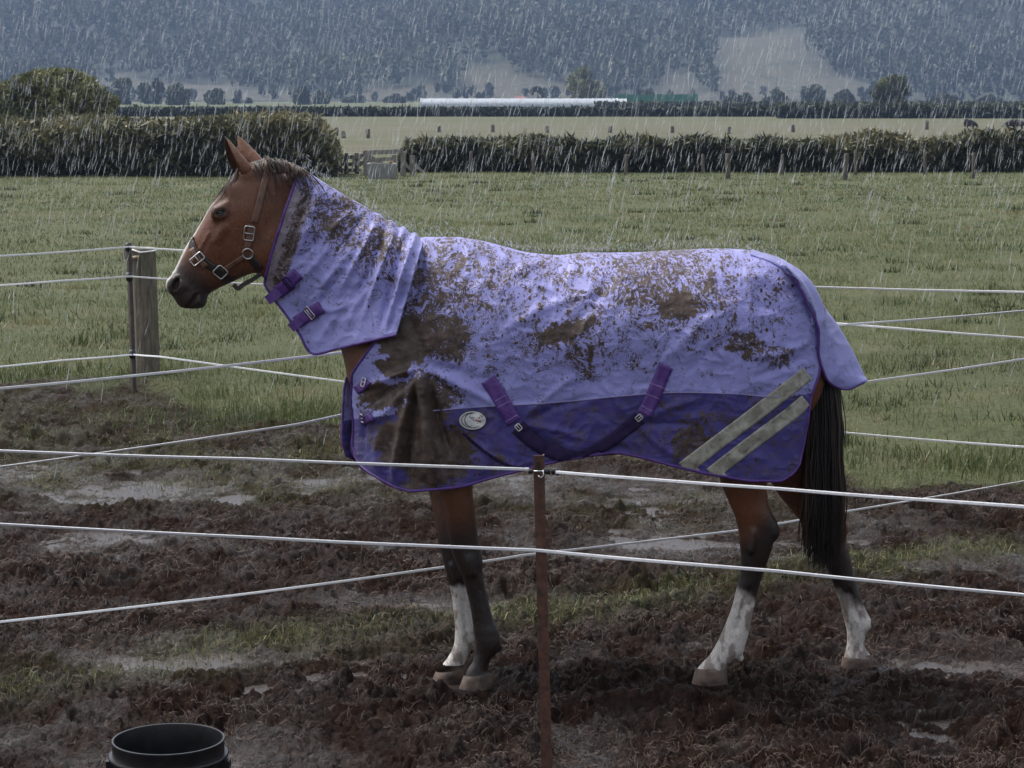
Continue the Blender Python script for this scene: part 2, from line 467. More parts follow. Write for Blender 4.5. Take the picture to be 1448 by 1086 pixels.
# thin grass in the mud
x, y = scatter(150000, 6.6, 15.5)
k = RNG.uniform(0, 1, len(x)) < np.clip(sparse(x, y) * 1.15 - .36, 0, .6) * (1 - grassmask(x, y))
x, y = x[k], y[k]
blades('muddy_grass', x, y, RNG.uniform(.015, .055, len(x)), RNG.uniform(.0025, .005, len(x)) * np.clip(y / 9, .8, 1.3), np.clip(.56 + RNG.normal(0, .24, len(x)), 0, 1), M_GRASS,
       'thin trampled grass left standing in strips across the mud', .9, 2)
# dead stalks in the pasture
x, y = scatter(2600, 12.5, 40)
k = RNG.uniform(0, 1, len(x)) < grassmask(x, y) * np.clip(.1 + 1.4 * fbm2(x * .8, y * .8, 2, 97), 0, 1)
x, y = x[k], y[k]
blades('dead_stalks', x, y, RNG.uniform(.09, .22, len(x)), RNG.uniform(.003, .005, len(x)) * (y / 13), RNG.uniform(.75, 1, len(x)), M_GRASS, 'dry brown stalks standing in the pasture', .35, 2)
# docks, droppings and rank tufts dotted over the pasture
_c = 420; cx_, cy_ = scatter(_c, 12.3, 58)
_k = RNG.uniform(0, 1, _c) < grassmask(cx_, cy_); cx_, cy_ = cx_[_k], cy_[_k]; _c = len(cx_)
_sz = RNG.uniform(.05, .16, _c) * (1 + cy_ / 60); _nb = 46
x = (cx_[:, None] + RNG.normal(0, 1, (_c, _nb)) * _sz[:, None]).ravel(); y = (cy_[:, None] + RNG.normal(0, 1, (_c, _nb)) * _sz[:, None] * .8).ravel()
_ct = np.repeat(np.where(RNG.uniform(0, 1, _c) < .55, RNG.uniform(0, .2, _c), RNG.uniform(.62, .95, _c)), _nb)
blades('pasture_weeds', x, y, RNG.uniform(.04, .115, len(x)), RNG.uniform(.006, .014, len(x)) * (y / 16), np.clip(_ct + RNG.normal(0, .08, len(x)), 0, 1), M_GRASS, 'dark docks and rank tufts dotted over the pasture', .6, 1)
# trampled straw and roots in the mud
M_STRAW = simple_mat('trampled straw', (.016, .0095, .007), (.105, .074, .057), 30, .62, spec=.25)
def strands():
    kk = 48000
    x, y = scatter(kk, 5.4, 15.5)
    ok = RNG.uniform(0, 1, kk) < (1 - grassmask(x, y)) * np.clip(.5 + fbm2(x * 2, y * 2, 2, 99), .05, 1)
    x, y = x[ok], y[ok]; kk = len(x)
    a = RNG.uniform(0, 2 * np.pi, kk); L = RNG.uniform(.02, .075, kk); cv = RNG.normal(0, 1.1, kk); wd = RNG.uniform(.0005, .0013, kk) * np.clip(y / 7, .9, 1.6)
    t = np.linspace(0, 1, 5)
    ang = a[:, None] + cv[:, None] * t[None]
    dx = np.cumsum(np.cos(ang), 1) * L[:, None] / 5; dy = np.cumsum(np.sin(ang), 1) * L[:, None] / 5
    X = x[:, None] + dx; Y = y[:, None] + dy
    Z = ground_z(X.ravel(), Y.ravel()).reshape(X.shape) + .004 + .014 * np.sin(np.pi * t)[None] * RNG.uniform(0, 1, kk)[:, None]
    pp = np.stack([X, Y, Z], -1)
    sx = np.stack([-np.sin(ang), np.cos(ang), 0 * ang], -1) * wd[:, None, None]
    V = np.concatenate([pp - sx, pp + sx, pp + np.array([0, 0, 1]) * (wd * 1.5)[:, None, None]], 1)    # kk,15,3
    q = []
    for i in range(4):
        q += [(i, i + 1, 10 + i + 1, 10 + i), (10 + i, 10 + i + 1, 5 + i + 1, 5 + i)]
    Q = (np.arange(kk)[:, None, None] * 15 + np.array(q)[None]).reshape(-1, 4)
    o = make_mesh('trampled_straw', V.reshape(-1, 3), quads=Q, mat=M_STRAW)
    tag(o, 'wet straw and roots trampled into the mud', None, None, 'stuff')
strands()

# ------------------------------------------------------------------ hedges, trees (leaf by leaf)
def leafcloud(c, L, W, dirs, tint, rng=RNG):
    """kite-shaped leaves: centres c, long axis dirs"""
    k = len(c)
    r = rng.normal(0, 1, (k, 3)); s = np.cross(dirs, r); s /= np.linalg.norm(s, axis=1)[:, None] + 1e-9
    a = c - dirs * (L / 2)[:, None]; e = c + dirs * (L / 2)[:, None]
    md = c - dirs * (L * .1)[:, None]
    V = np.stack([a, md + s * (W / 2)[:, None], e, md - s * (W / 2)[:, None]], 1).reshape(-1, 3)
    return V, np.arange(k * 4).reshape(-1, 4), np.repeat(tint, 4)
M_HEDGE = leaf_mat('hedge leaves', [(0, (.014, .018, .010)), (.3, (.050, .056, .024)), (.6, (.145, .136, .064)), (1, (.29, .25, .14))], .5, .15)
M_TREE = leaf_mat('tree leaves', [(0, (.020, .025, .010)), (.45, (.095, .105, .034)), (1, (.25, .24, .09))], .5, .2)
M_TREEFAR = leaf_mat('distant leaves', [(0, (.018, .024, .014)), (.5, (.042, .054, .026)), (1, (.10, .10, .05))], .6, .1)
M_BARK = simple_mat('bark', (.05, .038, .028), (.12, .095, .075), 12, .85, .4)
def unit(v): return v / (np.linalg.norm(v, axis=-1)[..., None] + 1e-9)
def hedge(name, x0, x1, yf, depth, hfun, n_, leafL, leafW, label, base_t=.35, mat=None, clump=1.6, mean_up=.45):
    x = RNG.uniform(x0, x1, n_); v = RNG.uniform(0, 1, n_); zf = RNG.uniform(0, 1, n_) ** .8
    H = hfun(x, v)
    shell = RNG.uniform(0, 1, n_) < .72
    v = np.where(shell & (zf < .82), np.abs(RNG.normal(0, .12, n_)), v)
    bul = depth * .18 * fbm2(x / clump, zf * 2 + 3, 2, 120)
    y = yf + v * depth + bul + (1 - np.sin(np.clip(zf, 0, 1) * 1.6 + .1)) * .15 * depth
    z = zf * H
    d = unit(np.stack([RNG.normal(0, .55, n_), RNG.normal(-.25, .5, n_), RNG.normal(mean_up, .35, n_)], -1))
    ct = fbm2(x / clump, zf * 1.3, 3, 130)
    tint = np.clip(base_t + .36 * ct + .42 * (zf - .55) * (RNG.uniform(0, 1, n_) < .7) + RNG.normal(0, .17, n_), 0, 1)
    V, Q, T = leafcloud(np.stack([x, y, z], -1), (RNG.uniform(.45, 1.25, n_) + 1.3 * (RNG.uniform(0, 1, n_) < .07)) * leafL, RNG.uniform(.6, 1.3, n_) * leafW, d, tint)
    o = make_mesh(name, V - np.array([(x0 + x1) / 2, yf, 0]), quads=Q, mat=mat or M_HEDGE, smooth=False, attrs={'tint': T})
    o.location = ((x0 + x1) / 2, yf, 0)
    return tag(o, label, 'hedge')
def topz(py, Y): return P(0, py, Y)[2]
def wx_(px, Y): return P(px, 300, Y)[0]
# the big flax-like hedge on the left
YL = 58.5
_hp1 = [(-1100, 168), (-700, 174), (-400, 172), (0, 171), (60, 170), (130, 166), (200, 170), (280, 167), (330, 163), (360, 158), (400, 160), (440, 166), (462, 180), (474, 205)]
_hx = np.array([wx_(a, YL) for a, b in _hp1]); _hz = np.array([topz(b, YL + .8) for a, b in _hp1])
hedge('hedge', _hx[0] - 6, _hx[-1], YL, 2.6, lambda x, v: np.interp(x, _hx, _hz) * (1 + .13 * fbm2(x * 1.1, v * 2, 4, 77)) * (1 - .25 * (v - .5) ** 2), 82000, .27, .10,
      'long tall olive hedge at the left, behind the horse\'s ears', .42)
# the lower grassy hedge on the right
YR = 62
_hp2 = [(560, 232), (572, 205), (600, 200), (650, 198), (700, 200), (760, 195), (800, 194), (860, 198), (930, 200), (985, 192), (1010, 197), (1060, 200), (1120, 197), (1170, 199), (1230, 186), (1260, 192), (1300, 199), (1380, 186), (1448, 190), (1700, 190), (1950, 195), (2250, 188)]
_gx = np.array([wx_(a, YR) for a, b in _hp2]); _gz = np.array([topz(b, YR + .5) for a, b in _hp2])
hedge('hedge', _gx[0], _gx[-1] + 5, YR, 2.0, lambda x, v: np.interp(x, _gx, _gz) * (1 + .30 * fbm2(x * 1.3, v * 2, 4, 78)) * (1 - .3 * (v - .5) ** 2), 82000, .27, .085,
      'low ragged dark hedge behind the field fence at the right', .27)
# clipped hedges far off
def farhedge(px0, px1, ytop, ybase, n_, label, sd):
    Y = ground_depth(ybase)
    zt = topz(ytop, Y)
    hedge('hedge', wx_(px0, Y), wx_(px1, Y), Y, 3.0, lambda x, v: zt * (1 + .10 * fbm2(x * .5, v, 3, sd)), n_, .55, .35, label, .25, M_TREEFAR, 3.0, .4)
farhedge(150, 1105, 152.5, 165, 16000, 'low clipped dark hedge crossing the far paddock behind the long hedge', 81)
farhedge(1098, 1700, 149, 167.5, 12000, 'dark green hedge at the far right beyond the dry paddock', 82)
farhedge(840, 1700, 144, 156, 9000, 'thin clipped hedge in front of the green netting and the lone brown tree', 83)

def crown_leaves(lobes, n_, L, W, base_t=.45, sd=1):
    """leaves through the volume of several overlapping lobes, denser to the outside, with gaps"""
    rng = np.random.default_rng(sd)
    wts = np.array([l[3] * l[3] for l in lobes]); wts = wts / wts.sum()
    li = rng.choice(len(lobes), n_, p=wts); lo = np.array(lobes)[li]
    d = unit(rng.normal(0, 1, (n_, 3)))
    rr = rng.uniform(0, 1, n_) ** .33
    rad = lo[:, 3] * (1 + .22 * noise2(d[:, 0] * 3 + li * 7, d[:, 2] * 3 + d[:, 1] * 2, sd))
    c = lo[:, :3] + d * (rr * rad)[:, None] * np.stack([np.ones(n_), np.ones(n_), lo[:, 4]], -1)
    gap = noise2(c[:, 0] / (L * 3.2), c[:, 2] / (L * 3.2) + c[:, 1] / (L * 4), sd + 5)
    k = gap > -.55
    c, d, li = c[k], d[k], li[k]
    n2 = len(c)
    dd = unit(d * .7 + rng.normal(0, .6, (n2, 3)) + np.array([0, 0, .35]))
    tl = rng.normal(0, .10, len(lobes))
    tint = np.clip(base_t + tl[li] + .28 * noise2(c[:, 0] / (L * 5), c[:, 2] / (L * 5), sd + 9) + rng.normal(0, .14, n2), 0, 1)
    return leafcloud(c, rng.uniform(.6, 1.3, n2) * L, rng.uniform(.6, 1.3, n2) * W, dd, tint, rng)
def tree(name, base, lobes, n_, L, W, label, cat='tree', mat=None, trunk_r=.12, base_t=.45, sd=1, group=None):
    e = empty(name, base, label, cat, group)
    V, Q, T = crown_leaves(lobes, n_, L, W, base_t, sd)
    make_mesh('crown', V, quads=Q, mat=mat or M_TREE, parent=e, smooth=False, attrs={'tint': T})
    mb = MB(); top = max(l[2] for l in lobes)
    rng = random.Random(sd)
    mb.tube([(0, 0, -.1), (.02, 0, top * .25), (-.03, .02, top * .55), (0, 0, top * .9)], [trunk_r * 1.25, trunk_r, trunk_r * .7, trunk_r * .2], 8)
    for l in lobes[:9]:
        h0 = min(top * .5, max(.1, l[2] * .45)) * rng.uniform(.6, 1.1)
        mb.tube([(0, 0, h0), (l[0] * .5, l[1] * .5, (h0 + l[2]) * .5 + .05), (l[0], l[1], l[2])], [trunk_r * .55, trunk_r * .35, trunk_r * .1], 6)
    mb.build('trunk', M_BARK, e, True)
    return e
# broad bushy tree behind the left hedge
YB = 84.0
bx_ = wx_(72, YB); tz = topz(96, YB)
lob = []
_r = random.Random(8)
for (px, py, r) in [(20, 150, 40), (60, 130, 36), (75, 122, 28), (110, 128, 28), (40, 126, 26), (130, 140, 26), (148, 145, 16), (90, 150, 40), (10, 165, 40), (130, 170, 36), (60, 180, 45), (100, 110, 15), (55, 112, 16), (15, 130, 20), (-20, 150, 30), (82, 108, 12)]:
    p = P(px, py, YB); lob.append((p[0] - bx_, _r.uniform(-.7, .5), p[2], r / (FPX / YB), .85))
tree('bushy_tree', (bx_, YB, 0), lob, 30000, .22, .10, 'broad bushy olive tree rising behind the left hedge', trunk_r=.16, base_t=.72, sd=4)
# round tree in front of the hill, over the white tunnels
def roundtree(px, ytop, wpx, ybase, Y, label, n_=5000, base_t=.5, sd=1, mat=None, name='round_tree', sq=.9, leaf=.5, group=None):
    b0 = P(px, 300, Y)[0]; zt = topz(ytop, Y); zb = topz(ybase, Y); s = FPX / Y; rw = wpx / 2 / s
    rng = random.Random(sd); lobes = []
    zc = (zt + zb) / 2; hz = (zt - zb) / 2
    for i in range(18):
        a = rng.uniform(0, 6.28); q = rng.uniform(.15, .78)
        t = rng.uniform(-.75, .62)
        ww = math.sqrt(max(.1, 1 - t * t))
        r = rng.uniform(.34, .46) * min(rw, hz) * 1.15
        lobes.append((math.cos(a) * q * rw * ww, math.sin(a) * q * rw * ww, max(zc + t * hz, r * .6), r, sq))
    lobes.append((0, 0, zt - .35 * hz, .40 * min(rw, hz) * 1.2, .9))
    return tree(name, (b0, Y, 0), lobes, n_, leaf, leaf * .6, label, mat=mat or M_TREEFAR, trunk_r=.06 * rw + .06, base_t=base_t, sd=sd, group=group)
roundtree(824, 96, 60, 150, 445, 'round green tree standing over the white tunnels', 14000, .62, 12, M_TREE)
roundtree(1258, 107, 64, 156, 262, 'round brownish tree by the far hedge at the right', 8000, .35, 14, M_TREE, leaf=.4)
fartrees = [(178, 108, 30, 158, 520, 'slim grey tree next to the bushy tree, first of the misty row'), (210, 114, 22, 158, 560, 'narrow misty tree, second along the row after the slim grey one'),
            (226, 105, 16, 158, 540, 'thin tallest poplar in the misty row'), (254, 117, 32, 158, 500, 'wide misty brownish tree, right of the poplar'),
            (310, 126, 34, 158, 520, 'small round misty tree above the horse\'s ears'), (430, 122, 26, 158, 520, 'misty greenish tree left of the long white tunnels'),
            (345, 138, 40, 158, 600, 'low misty tree left of the red-roofed shed'), (455, 128, 28, 158, 560, 'taller misty reddish tree behind the red-roofed shed'),
            (505, 134, 40, 158, 640, 'low misty tree standing third left of the tunnels'), (560, 133, 44, 158, 640, 'low wide misty tree at the end of the tunnels'),
            (760, 122, 20, 150, 520, 'small dark misty tree left of the round green tree'), (1040, 130, 46, 158, 480, 'low misty tree right of the green netting'),
            (1095, 128, 40, 158, 500, 'low misty tree below the bare hillside'), (1150, 120, 36, 158, 520, 'misty tree halfway from the netting to the brown tree'),
            (1190, 128, 34, 158, 500, 'low misty tree just left of the round brownish tree'), (1330, 130, 50, 158, 520, 'wide misty tree right of the round brownish tree'),
            (1395, 134, 44, 158, 540, 'low misty tree at the far right edge'), (915, 128, 36, 150, 560, 'misty tree behind the green netting')]
for i, (a, b, c, d, Y, lab) in enumerate(fartrees):
    roundtree(a, b, c, d, Y, lab, 2600, .30 + .12 * ((i * 7) % 5) / 4, 30 + i, M_TREEFAR, 'misty_tree', 1.0, .8, 'misty trees along the foot of the hill')

# ------------------------------------------------------------------ hill and its forest
def hill_z(x, y):
    t = np.clip((y - 760) / 1500.0, 0, 1)
    base = 250 * (t ** 1.12)
    return base * (1 + .20 * fbm2(x / 260.0, y / 330.0, 3, 201)) + 14 * fbm2(x / 90., y / 110., 3, 205) * sstep(0, .12, t) - 2 * (t <= 0)
hx = np.linspace(-900, 900, 200); hy = np.concatenate([np.linspace(740, 1700, 170), np.linspace(1720, 2500, 24)])
HX, HY = np.meshgrid(hx, hy); HZ = hill_z(HX, HY); HZ[0] = -3
hpx, hpy = TOPX(np.stack([HX, HY, HZ], -1))
def inpoly(px, py, poly):
    r = np.zeros(px.shape, bool); j = len(poly) - 1
    for i in range(len(poly)):
        xi, yi = poly[i]; xj, yj = poly[j]
        c = ((yi > py) != (yj > py)) & (px < (xj - xi) * (py - yi) / (yj - yi + 1e-9) + xi)
        r ^= c; j = i
    return r
CLEAR = [[(1003, 62), (1040, 52), (1085, 46), (1135, 44), (1150, 66), (1145, 90), (1190, 108), (1238, 122), (1215, 142), (1010, 142), (1015, 120), (1022, 98), (1010, 78)],
         [(636, 84), (668, 90), (720, 98), (800, 124), (860, 140), (640, 142), (650, 112)],
         [(940, 104), (975, 112), (1010, 142), (935, 142)], [(520, 128), (600, 120), (640, 142), (500, 142)], [(140, 102), (200, 112), (380, 128), (480, 142), (120, 142)]]
def cleared(px, py):
    a = px + 7 * fbm2(px / 22, py / 22, 3, 210); b = py + 5 * fbm2(px / 22, py / 22, 3, 211)
    r = np.zeros(px.shape, bool)
    for q in CLEAR: r |= inpoly(a, b, q)
    return r
hi = np.arange(HX.size).reshape(HX.shape)
m, n, b = new_mat('hillside')
v = coords(n)
open_ = ramp(n, tnoise(n, coords(n, (1, .5, 1.6)), .11, 9, .8), [(.36, (.010, .018, .010)), (.50, (.068, .058, .036)), (.62, (.018, .028, .015))])
n.links.new(mixc(n, attr(n, 'open'), (.022, .028, .016), open_), b.inputs['Base Color']); b.inputs['Roughness'].default_value = .95
hill = make_mesh('hills', np.stack([HX.ravel(), HY.ravel(), HZ.ravel()], -1), quads=np.stack([hi[:-1, :-1], hi[:-1, 1:], hi[1:, 1:], hi[1:, :-1]], -1).reshape(-1, 4), mat=m,
                 attrs={'open': cleared(hpx, hpy).astype(float).ravel()})
tag(hill, 'steep wooded hillside with pale bare clearings', None, None, 'structure')
def forest():
    rng = np.random.default_rng(77)
    x = rng.uniform(-860, 860, 46000); y = rng.uniform(590, 1640, 46000); z = hill_z(x, y)
    px, py = TOPX(np.stack([x, y, z], -1))
    k = (px > -1100) & (px < 2550) & (py > -70) & (py < 146) & (~cleared(px, py) | (rng.uniform(0, 1, 46000) < .008 + .35 * (y < 780))) & (noise2(x / 14, y / 14, 5) > -.75)
    x, y, z = x[k], y[k], z[k]
    nt_ = len(x); m_ = 46
    hgt = np.where(y < 800, .42, 1) * rng.uniform(6, 12.5, nt_) * (1 + .3 * noise2(x / 60, y / 60, 7)); wdt = hgt * rng.uniform(.22, .36, nt_)
    d = unit(rng.normal(0, 1, (nt_, m_, 3))); r = rng.uniform(.45, 1, (nt_, m_)) ** .5
    c = np.stack([x, y, z + hgt * .58], -1)[:, None] + d * r[..., None] * np.stack([wdt, wdt, hgt * .46], -1)[:, None]
    tint = np.clip(rng.normal(.45, .14, nt_)[:, None] + .25 * noise2(x / 45, y / 45, 8)[:, None] + rng.normal(0, .14, (nt_, m_)), 0, 1)
    c = c.reshape(-1, 3); kk = len(c)
    V, Q, T = leafcloud(c, rng.uniform(1.2, 2.6, kk), rng.uniform(.8, 1.7, kk), unit(d.reshape(-1, 3) + rng.normal(0, .5, (kk, 3)) + np.array([0, 0, .4])), tint.ravel(), rng)
    o = make_mesh('forest', V, quads=Q, mat=M_TREEFAR, smooth=False, attrs={'tint': T})
    tag(o, 'dense dark forest covering the far hillside', None, None, 'stuff')
forest()

# ------------------------------------------------------------------ far farm buildings
M_FILM = simple_mat('tunnel film', (.27, .30, .33), (.40, .43, .46), 2, .4)
M_NET = simple_mat('green netting', (.02, .11, .08), (.03, .16, .11), 3, .8)
M_TIN = simple_mat('red tin', (.14, .035, .03), (.20, .055, .045), 3, .6)
M_WALL = simple_mat('weatherboard', (.5, .5, .48), (.62, .62, .60), 3, .8)
M_DARK = simple_mat('dark timber', (.045, .038, .032), (.10, .085, .07), 9, .85, .3)
M_GREYW = simple_mat('weathered timber', (.13, .115, .10), (.26, .235, .21), 7, .85, .4, sc=(1, 1, .25))
def tunnel(px0, px1, ytop, Y, label, wdt=6.0):
    xa, xb = wx_(px0, Y), wx_(px1, Y); zt = topz(ytop, Y); L = xb - xa
    e = empty('plastic_tunnel', ((xa + xb) / 2, Y, 0), label, 'greenhouse', 'white plastic tunnels')
    a = np.linspace(0, np.pi, 17); nb = int(L / 2) + 2
    xs_ = np.linspace(-L / 2, L / 2, nb * 4)
    sag = 1 - .03 * np.abs(np.sin(np.linspace(0, np.pi * nb, nb * 4)))
    V = np.stack([np.stack([np.full(17, xx), -np.cos(a) * wdt / 2, np.sin(a) ** .7 * zt * s], -1) for xx, s in zip(xs_, sag)]).reshape(-1, 3)
    i = np.arange(len(V)).reshape(-1, 17)
    Q = np.stack([i[:-1, :-1], i[:-1, 1:], i[1:, 1:], i[1:, :-1]], -1).reshape(-1, 4)
    make_mesh('cover', V, quads=Q, mat=M_FILM, parent=e)
    for xx in np.linspace(-L / 2, L / 2, 9):
        mb = MB(); mb.tube([(xx, -math.cos(t) * (wdt / 2 + .05), math.sin(t) ** .7 * (zt + .04)) for t in a], .05, 6)
        mb.build('hoop', M_WALL, e)
tunnel(596, 872, 139.0, 410, 'long white plastic growing tunnel below the hill')
tunnel(838, 884, 139.6, 418, 'short second white plastic tunnel at the end by the netting', 6)
e = empty('netting_screen', ((wx_(868, 425) + wx_(985, 425)) / 2, 425, 0), 'long green windbreak netting screen beside the white tunnels', 'windbreak')
L_ = wx_(985, 425) - wx_(868, 425); zt = topz(132.5, 425)
mb = MB(); xs_ = np.linspace(-L_ / 2, L_ / 2, 13)
for a_, b_ in zip(xs_[:-1], xs_[1:]): mb.box(((a_ + b_) / 2, 0, zt / 2), (b_ - a_ - .03, .05, zt - .1 - .15 * random.random()))
mb.build('netting', M_NET, e)
for a_ in xs_:
    mb = MB(); mb.tube([(a_, .15, 0), (a_, .15, zt + .2)], .07, 6); mb.build('post', M_GREYW, e)
def shed(px, ytop, wpx, Y, label, roof, wall):
    x0 = wx_(px, Y); zt = topz(ytop, Y); wd = wpx * Y / FPX
    e = empty('farm_shed', (x0, Y, 0), label, 'shed')
    mb = MB(); mb.box((0, 0, zt * .36), (wd, 6, zt * .72)); mb.build('wall', wall, e)
    mb = MB(); mb.add([(-wd * .55, -3.3, zt * .7), (wd * .55, -3.3, zt * .7), (wd * .55, 3.3, zt * .7), (-wd * .55, 3.3, zt * .7), (-wd * .5, 0, zt), (wd * .5, 0, zt)],
                      [(0, 1, 5, 4), (2, 3, 4, 5), (0, 4, 3), (1, 2, 5), (0, 3, 2, 1)]); mb.build('roof', roof, e)
    mb = MB(); mb.box((wd * .1, -3.03, zt * .33), (wd * .22, .06, zt * .5)); mb.build('door', M_DARK, e)
shed(402, 148.5, 13, 470, 'small red-roofed shed just left of the tunnels', M_TIN, M_WALL)
shed(735, 136, 14, 480, 'red-roofed shed peeping over the long white tunnel', M_TIN, M_WALL)
shed(352, 149, 22, 480, 'small pale shed in the mist left of the red-roofed one', M_FILM, M_WALL)

# ------------------------------------------------------------------ timber fence, yard, trough, field posts
def railing():
    Y = 61.0; s = Y / FPX
    xa, xb = wx_(452, Y), wx_(512, Y); z1 = topz(219, Y)
    e = empty('rail_fence', ((xa + xb) / 2, Y, 0), 'dark timber rail fence closing the gap between the two hedges', 'fence')
    for q, py in enumerate((221.5, 231.5, 240)):
        mb = MB(); z = topz(py, Y); mb.bar((xa - e.location.x, -.04, z), (xb - e.location.x, -.04, z - .02), .10, .04); mb.build('rail', M_DARK, e)
    for px in (454, 472, 490, 505):
        mb = MB(); mb.box((wx_(px, Y) - e.location.x, .05, z1 / 2 + .02), (.11, .11, z1 + .05)); mb.build('post', M_DARK, e)
railing()
def yard():
    Y = 59.5
    x0 = wx_(545, Y)
    e = empty('loading_pen', (x0, Y, 0), 'broken grey timber pen beside the trough with slumped rails', 'pen')
    def q(px, py, dy=0):
        p = P(px, py, Y); return np.array([p[0] - x0, dy, max(p[2], 0)])
    for (a, b, c, d) in [((516, 216), (570, 214), .12, 0), ((518, 227), (560, 224), .10, 0), ((518, 218), (543, 233), .12, -.25), ((498, 222), (520, 219), .10, .1), ((497, 232), (520, 230), .10, .1),
                         ((500, 219), (498, 243), .10, .05), ((508, 220), (506, 243), .09, .05), ((584, 231), (598, 243), .08, -.05), ((571, 230), (584, 242), .08, -.05)]:
        mb = MB(); mb.bar(q(*a, d), q(*b, d), c, .05); mb.build('rail', M_GREYW, e)
    for px, py in ((517, 213), (558, 219), (570, 214), (583, 220)):
        mb = MB(); t = q(px, py, .06); mb.box((t[0], .06, t[2] / 2), (.14, .12, t[2])); mb.build('post', M_GREYW, e)
yard()
M_CONC = simple_mat('wet concrete', (.16, .16, .16), (.27, .27, .265), 5, .7, .3)
def trough():
    Y = 57.5; x0 = wx_(540, Y); s = Y / FPX
    hw, h = 20 * s, topz(231, Y)
    e = empty('water_trough', (x0, Y, 0), 'grey concrete water trough standing in front of the timber pen', 'trough')
    mb = MB()
    o = [(-hw * .9, -.35, 0), (hw * .9, -.35, 0), (hw * .9, .35, 0), (-hw * .9, .35, 0), (-hw, -.42, h), (hw, -.42, h), (hw, .42, h), (-hw, .42, h)]
    i_ = [(-hw + .07, -.35, h), (hw - .07, -.35, h), (hw - .07, .35, h), (-hw + .07, .35, h), (-hw + .1, -.3, .1), (hw - .1, -.3, .1), (hw - .1, .3, .1), (-hw + .1, .3, .1)]
    mb.add(o + i_, [(0, 1, 5, 4), (1, 2, 6, 5), (2, 3, 7, 6), (3, 0, 4, 7), (3, 2, 1, 0), (4, 5, 9, 8), (5, 6, 10, 9), (6, 7, 11, 10), (7, 4, 8, 11), (8, 9, 13, 12), (9, 10, 14, 13), (10, 11, 15, 14), (11, 8, 12, 15), (12, 13, 14, 15)])
    mb.build('basin', M_CONC, e)
    mb = MB(); mb.box((hw - .10, -.30, h + .01), (.10, .10, .10)); mb.build('float_valve', simple_mat('orange plastic', (.28, .09, .03), (.36, .13, .05), 8, .5), e)
trough()
M_OLDPOST = simple_mat('old field post', (.055, .048, .040), (.15, .135, .115), 7, .85, .4, sc=(1, 1, .25))
def fieldpost(px, ytop, Y, rad, label, group, sd):
    x0 = wx_(px, Y); zt = topz(ytop, Y); rng = random.Random(sd)
    mb = MB(); lx = rng.uniform(-.04, .04)
    mb.tube([(0, 0, -.1), (lx * .3, 0, zt * .35), (lx * .7, 0, zt * .7), (lx, 0, zt - .03), (lx, 0, zt)], [rad * 1.05, rad, rad * .97, rad * .95, rad * .7], 9)
    o = mb.build('fence_post', M_OLDPOST, None, True); o.location = (x0, Y, 0)
    tag(o, label, 'fence post', group)
posts1 = [(665, 214, 61.3, 'grey field post in front of the dark hedge, nearest the trough'), (755, 217, 60.6, 'grey field post, second from the trough along the dark hedge'),
          (884, 218, 60.0, 'faint grey field post, third from the trough along the hedge'), (1029, 217, 57.5, 'thick leaning field post standing out in the grass before the hedge'),
          (994, 218, 60.8, 'slim field post close left of the thick leaning one'), (1105, 218, 60.5, 'field post fifth along, in the middle of the dark hedge'),
          (1194, 217, 56.5, 'thick grey field post standing forward in the grass at the right'), (1209, 212, 60.2, 'thin post just right of the thick forward one'),
          (1307, 212, 60.2, 'slim field post, second from the right before the hedge'), (1375, 216, 57.5, 'field post nearest the right edge before the hedge')]
for i, (a, b, c, lab) in enumerate(posts1): fieldpost(a, b, c, .065 if i in (3, 6) else .045, lab, 'field posts along the right hedge', i)
posts2 = [(477, 180, 118, 'dark post in the dry paddock, leftmost'), (487, 185, 112, 'short greenish post beside the dark paddock post'), (521, 182, 112, 'thick dark post standing in the dry paddock'),
          (622, 178, 130, 'thin paddock post left of the dry middle'), (697, 176, 130, 'paddock post under the white tunnels'), (774, 178, 128, 'paddock post under the round green tree'),
          (862, 178, 128, 'paddock post right of the round green tree'), (950, 178, 128, 'paddock post under the green netting'), (1030, 179, 124, 'paddock post under the bare hillside'),
          (1120, 176, 130, 'paddock post halfway to the dark sheep'), (1308, 170, 140, 'paddock post just left of the dark sheep')]
for i, (a, b, c, lab) in enumerate(posts2): fieldpost(a, b, c, .11, lab, 'posts in the dry paddock', 40 + i)

# cattle lying and standing far off
M_COW = simple_mat('black hide', (.012, .011, .010), (.03, .026, .022), 6, .7)
def cow(px, py, label, face, sd):
    Y = ground_depth(py + 4); x0 = wx_(px, Y)
    vs = []; fs = []
    me = bpy.data.meshes.new('cow'); bv = [(-.75, 0, .95), (-.25, 0, .98), (.3, 0, .95), (.75, 0, .98), (1.1, 0, .85), (1.45, 0, .55), (1.62, 0, .42)]
    ra = [.36, .50, .50, .44, .24, .20, .13]; ed = [(i, i + 1) for i in range(6)]
    for (bx2, par) in ((-.65, 0), (.62, 3)):
        for s_ in (-1, 1):
            k0 = len(bv); bv += [(bx2, s_ * .18, .55), (bx2 + .03, s_ * .19, .28), (bx2, s_ * .19, .03)]; ra += [.13, .07, .06]; ed += [(par, k0), (k0, k0 + 1), (k0 + 1, k0 + 2)]
    me.from_pydata([(a * face, b2, c) for a, b2, c in bv], ed, [])
    o = bpy.data.objects.new('sheep', me); link(o)
    sk = o.modifiers.new('Skin', 'SKIN'); sb = o.modifiers.new('Sub', 'SUBSURF'); sb.levels = sb.render_levels = 2
    for i, r_ in enumerate(ra): me.skin_vertices[0].data[i].radius = (r_, r_)
    me.skin_vertices[0].data[1].use_root = True
    me.materials.append(M_COW); o.location = (x0, Y, 0); o.rotation_euler = (0, 0, sd); o.scale = (.40, .40, .46)
    tag(o, label, 'sheep', 'dark sheep grazing in the dry paddock')
cow(1368, 180, 'lone dark sheep grazing left of the pair in the dry paddock', 1, .5)
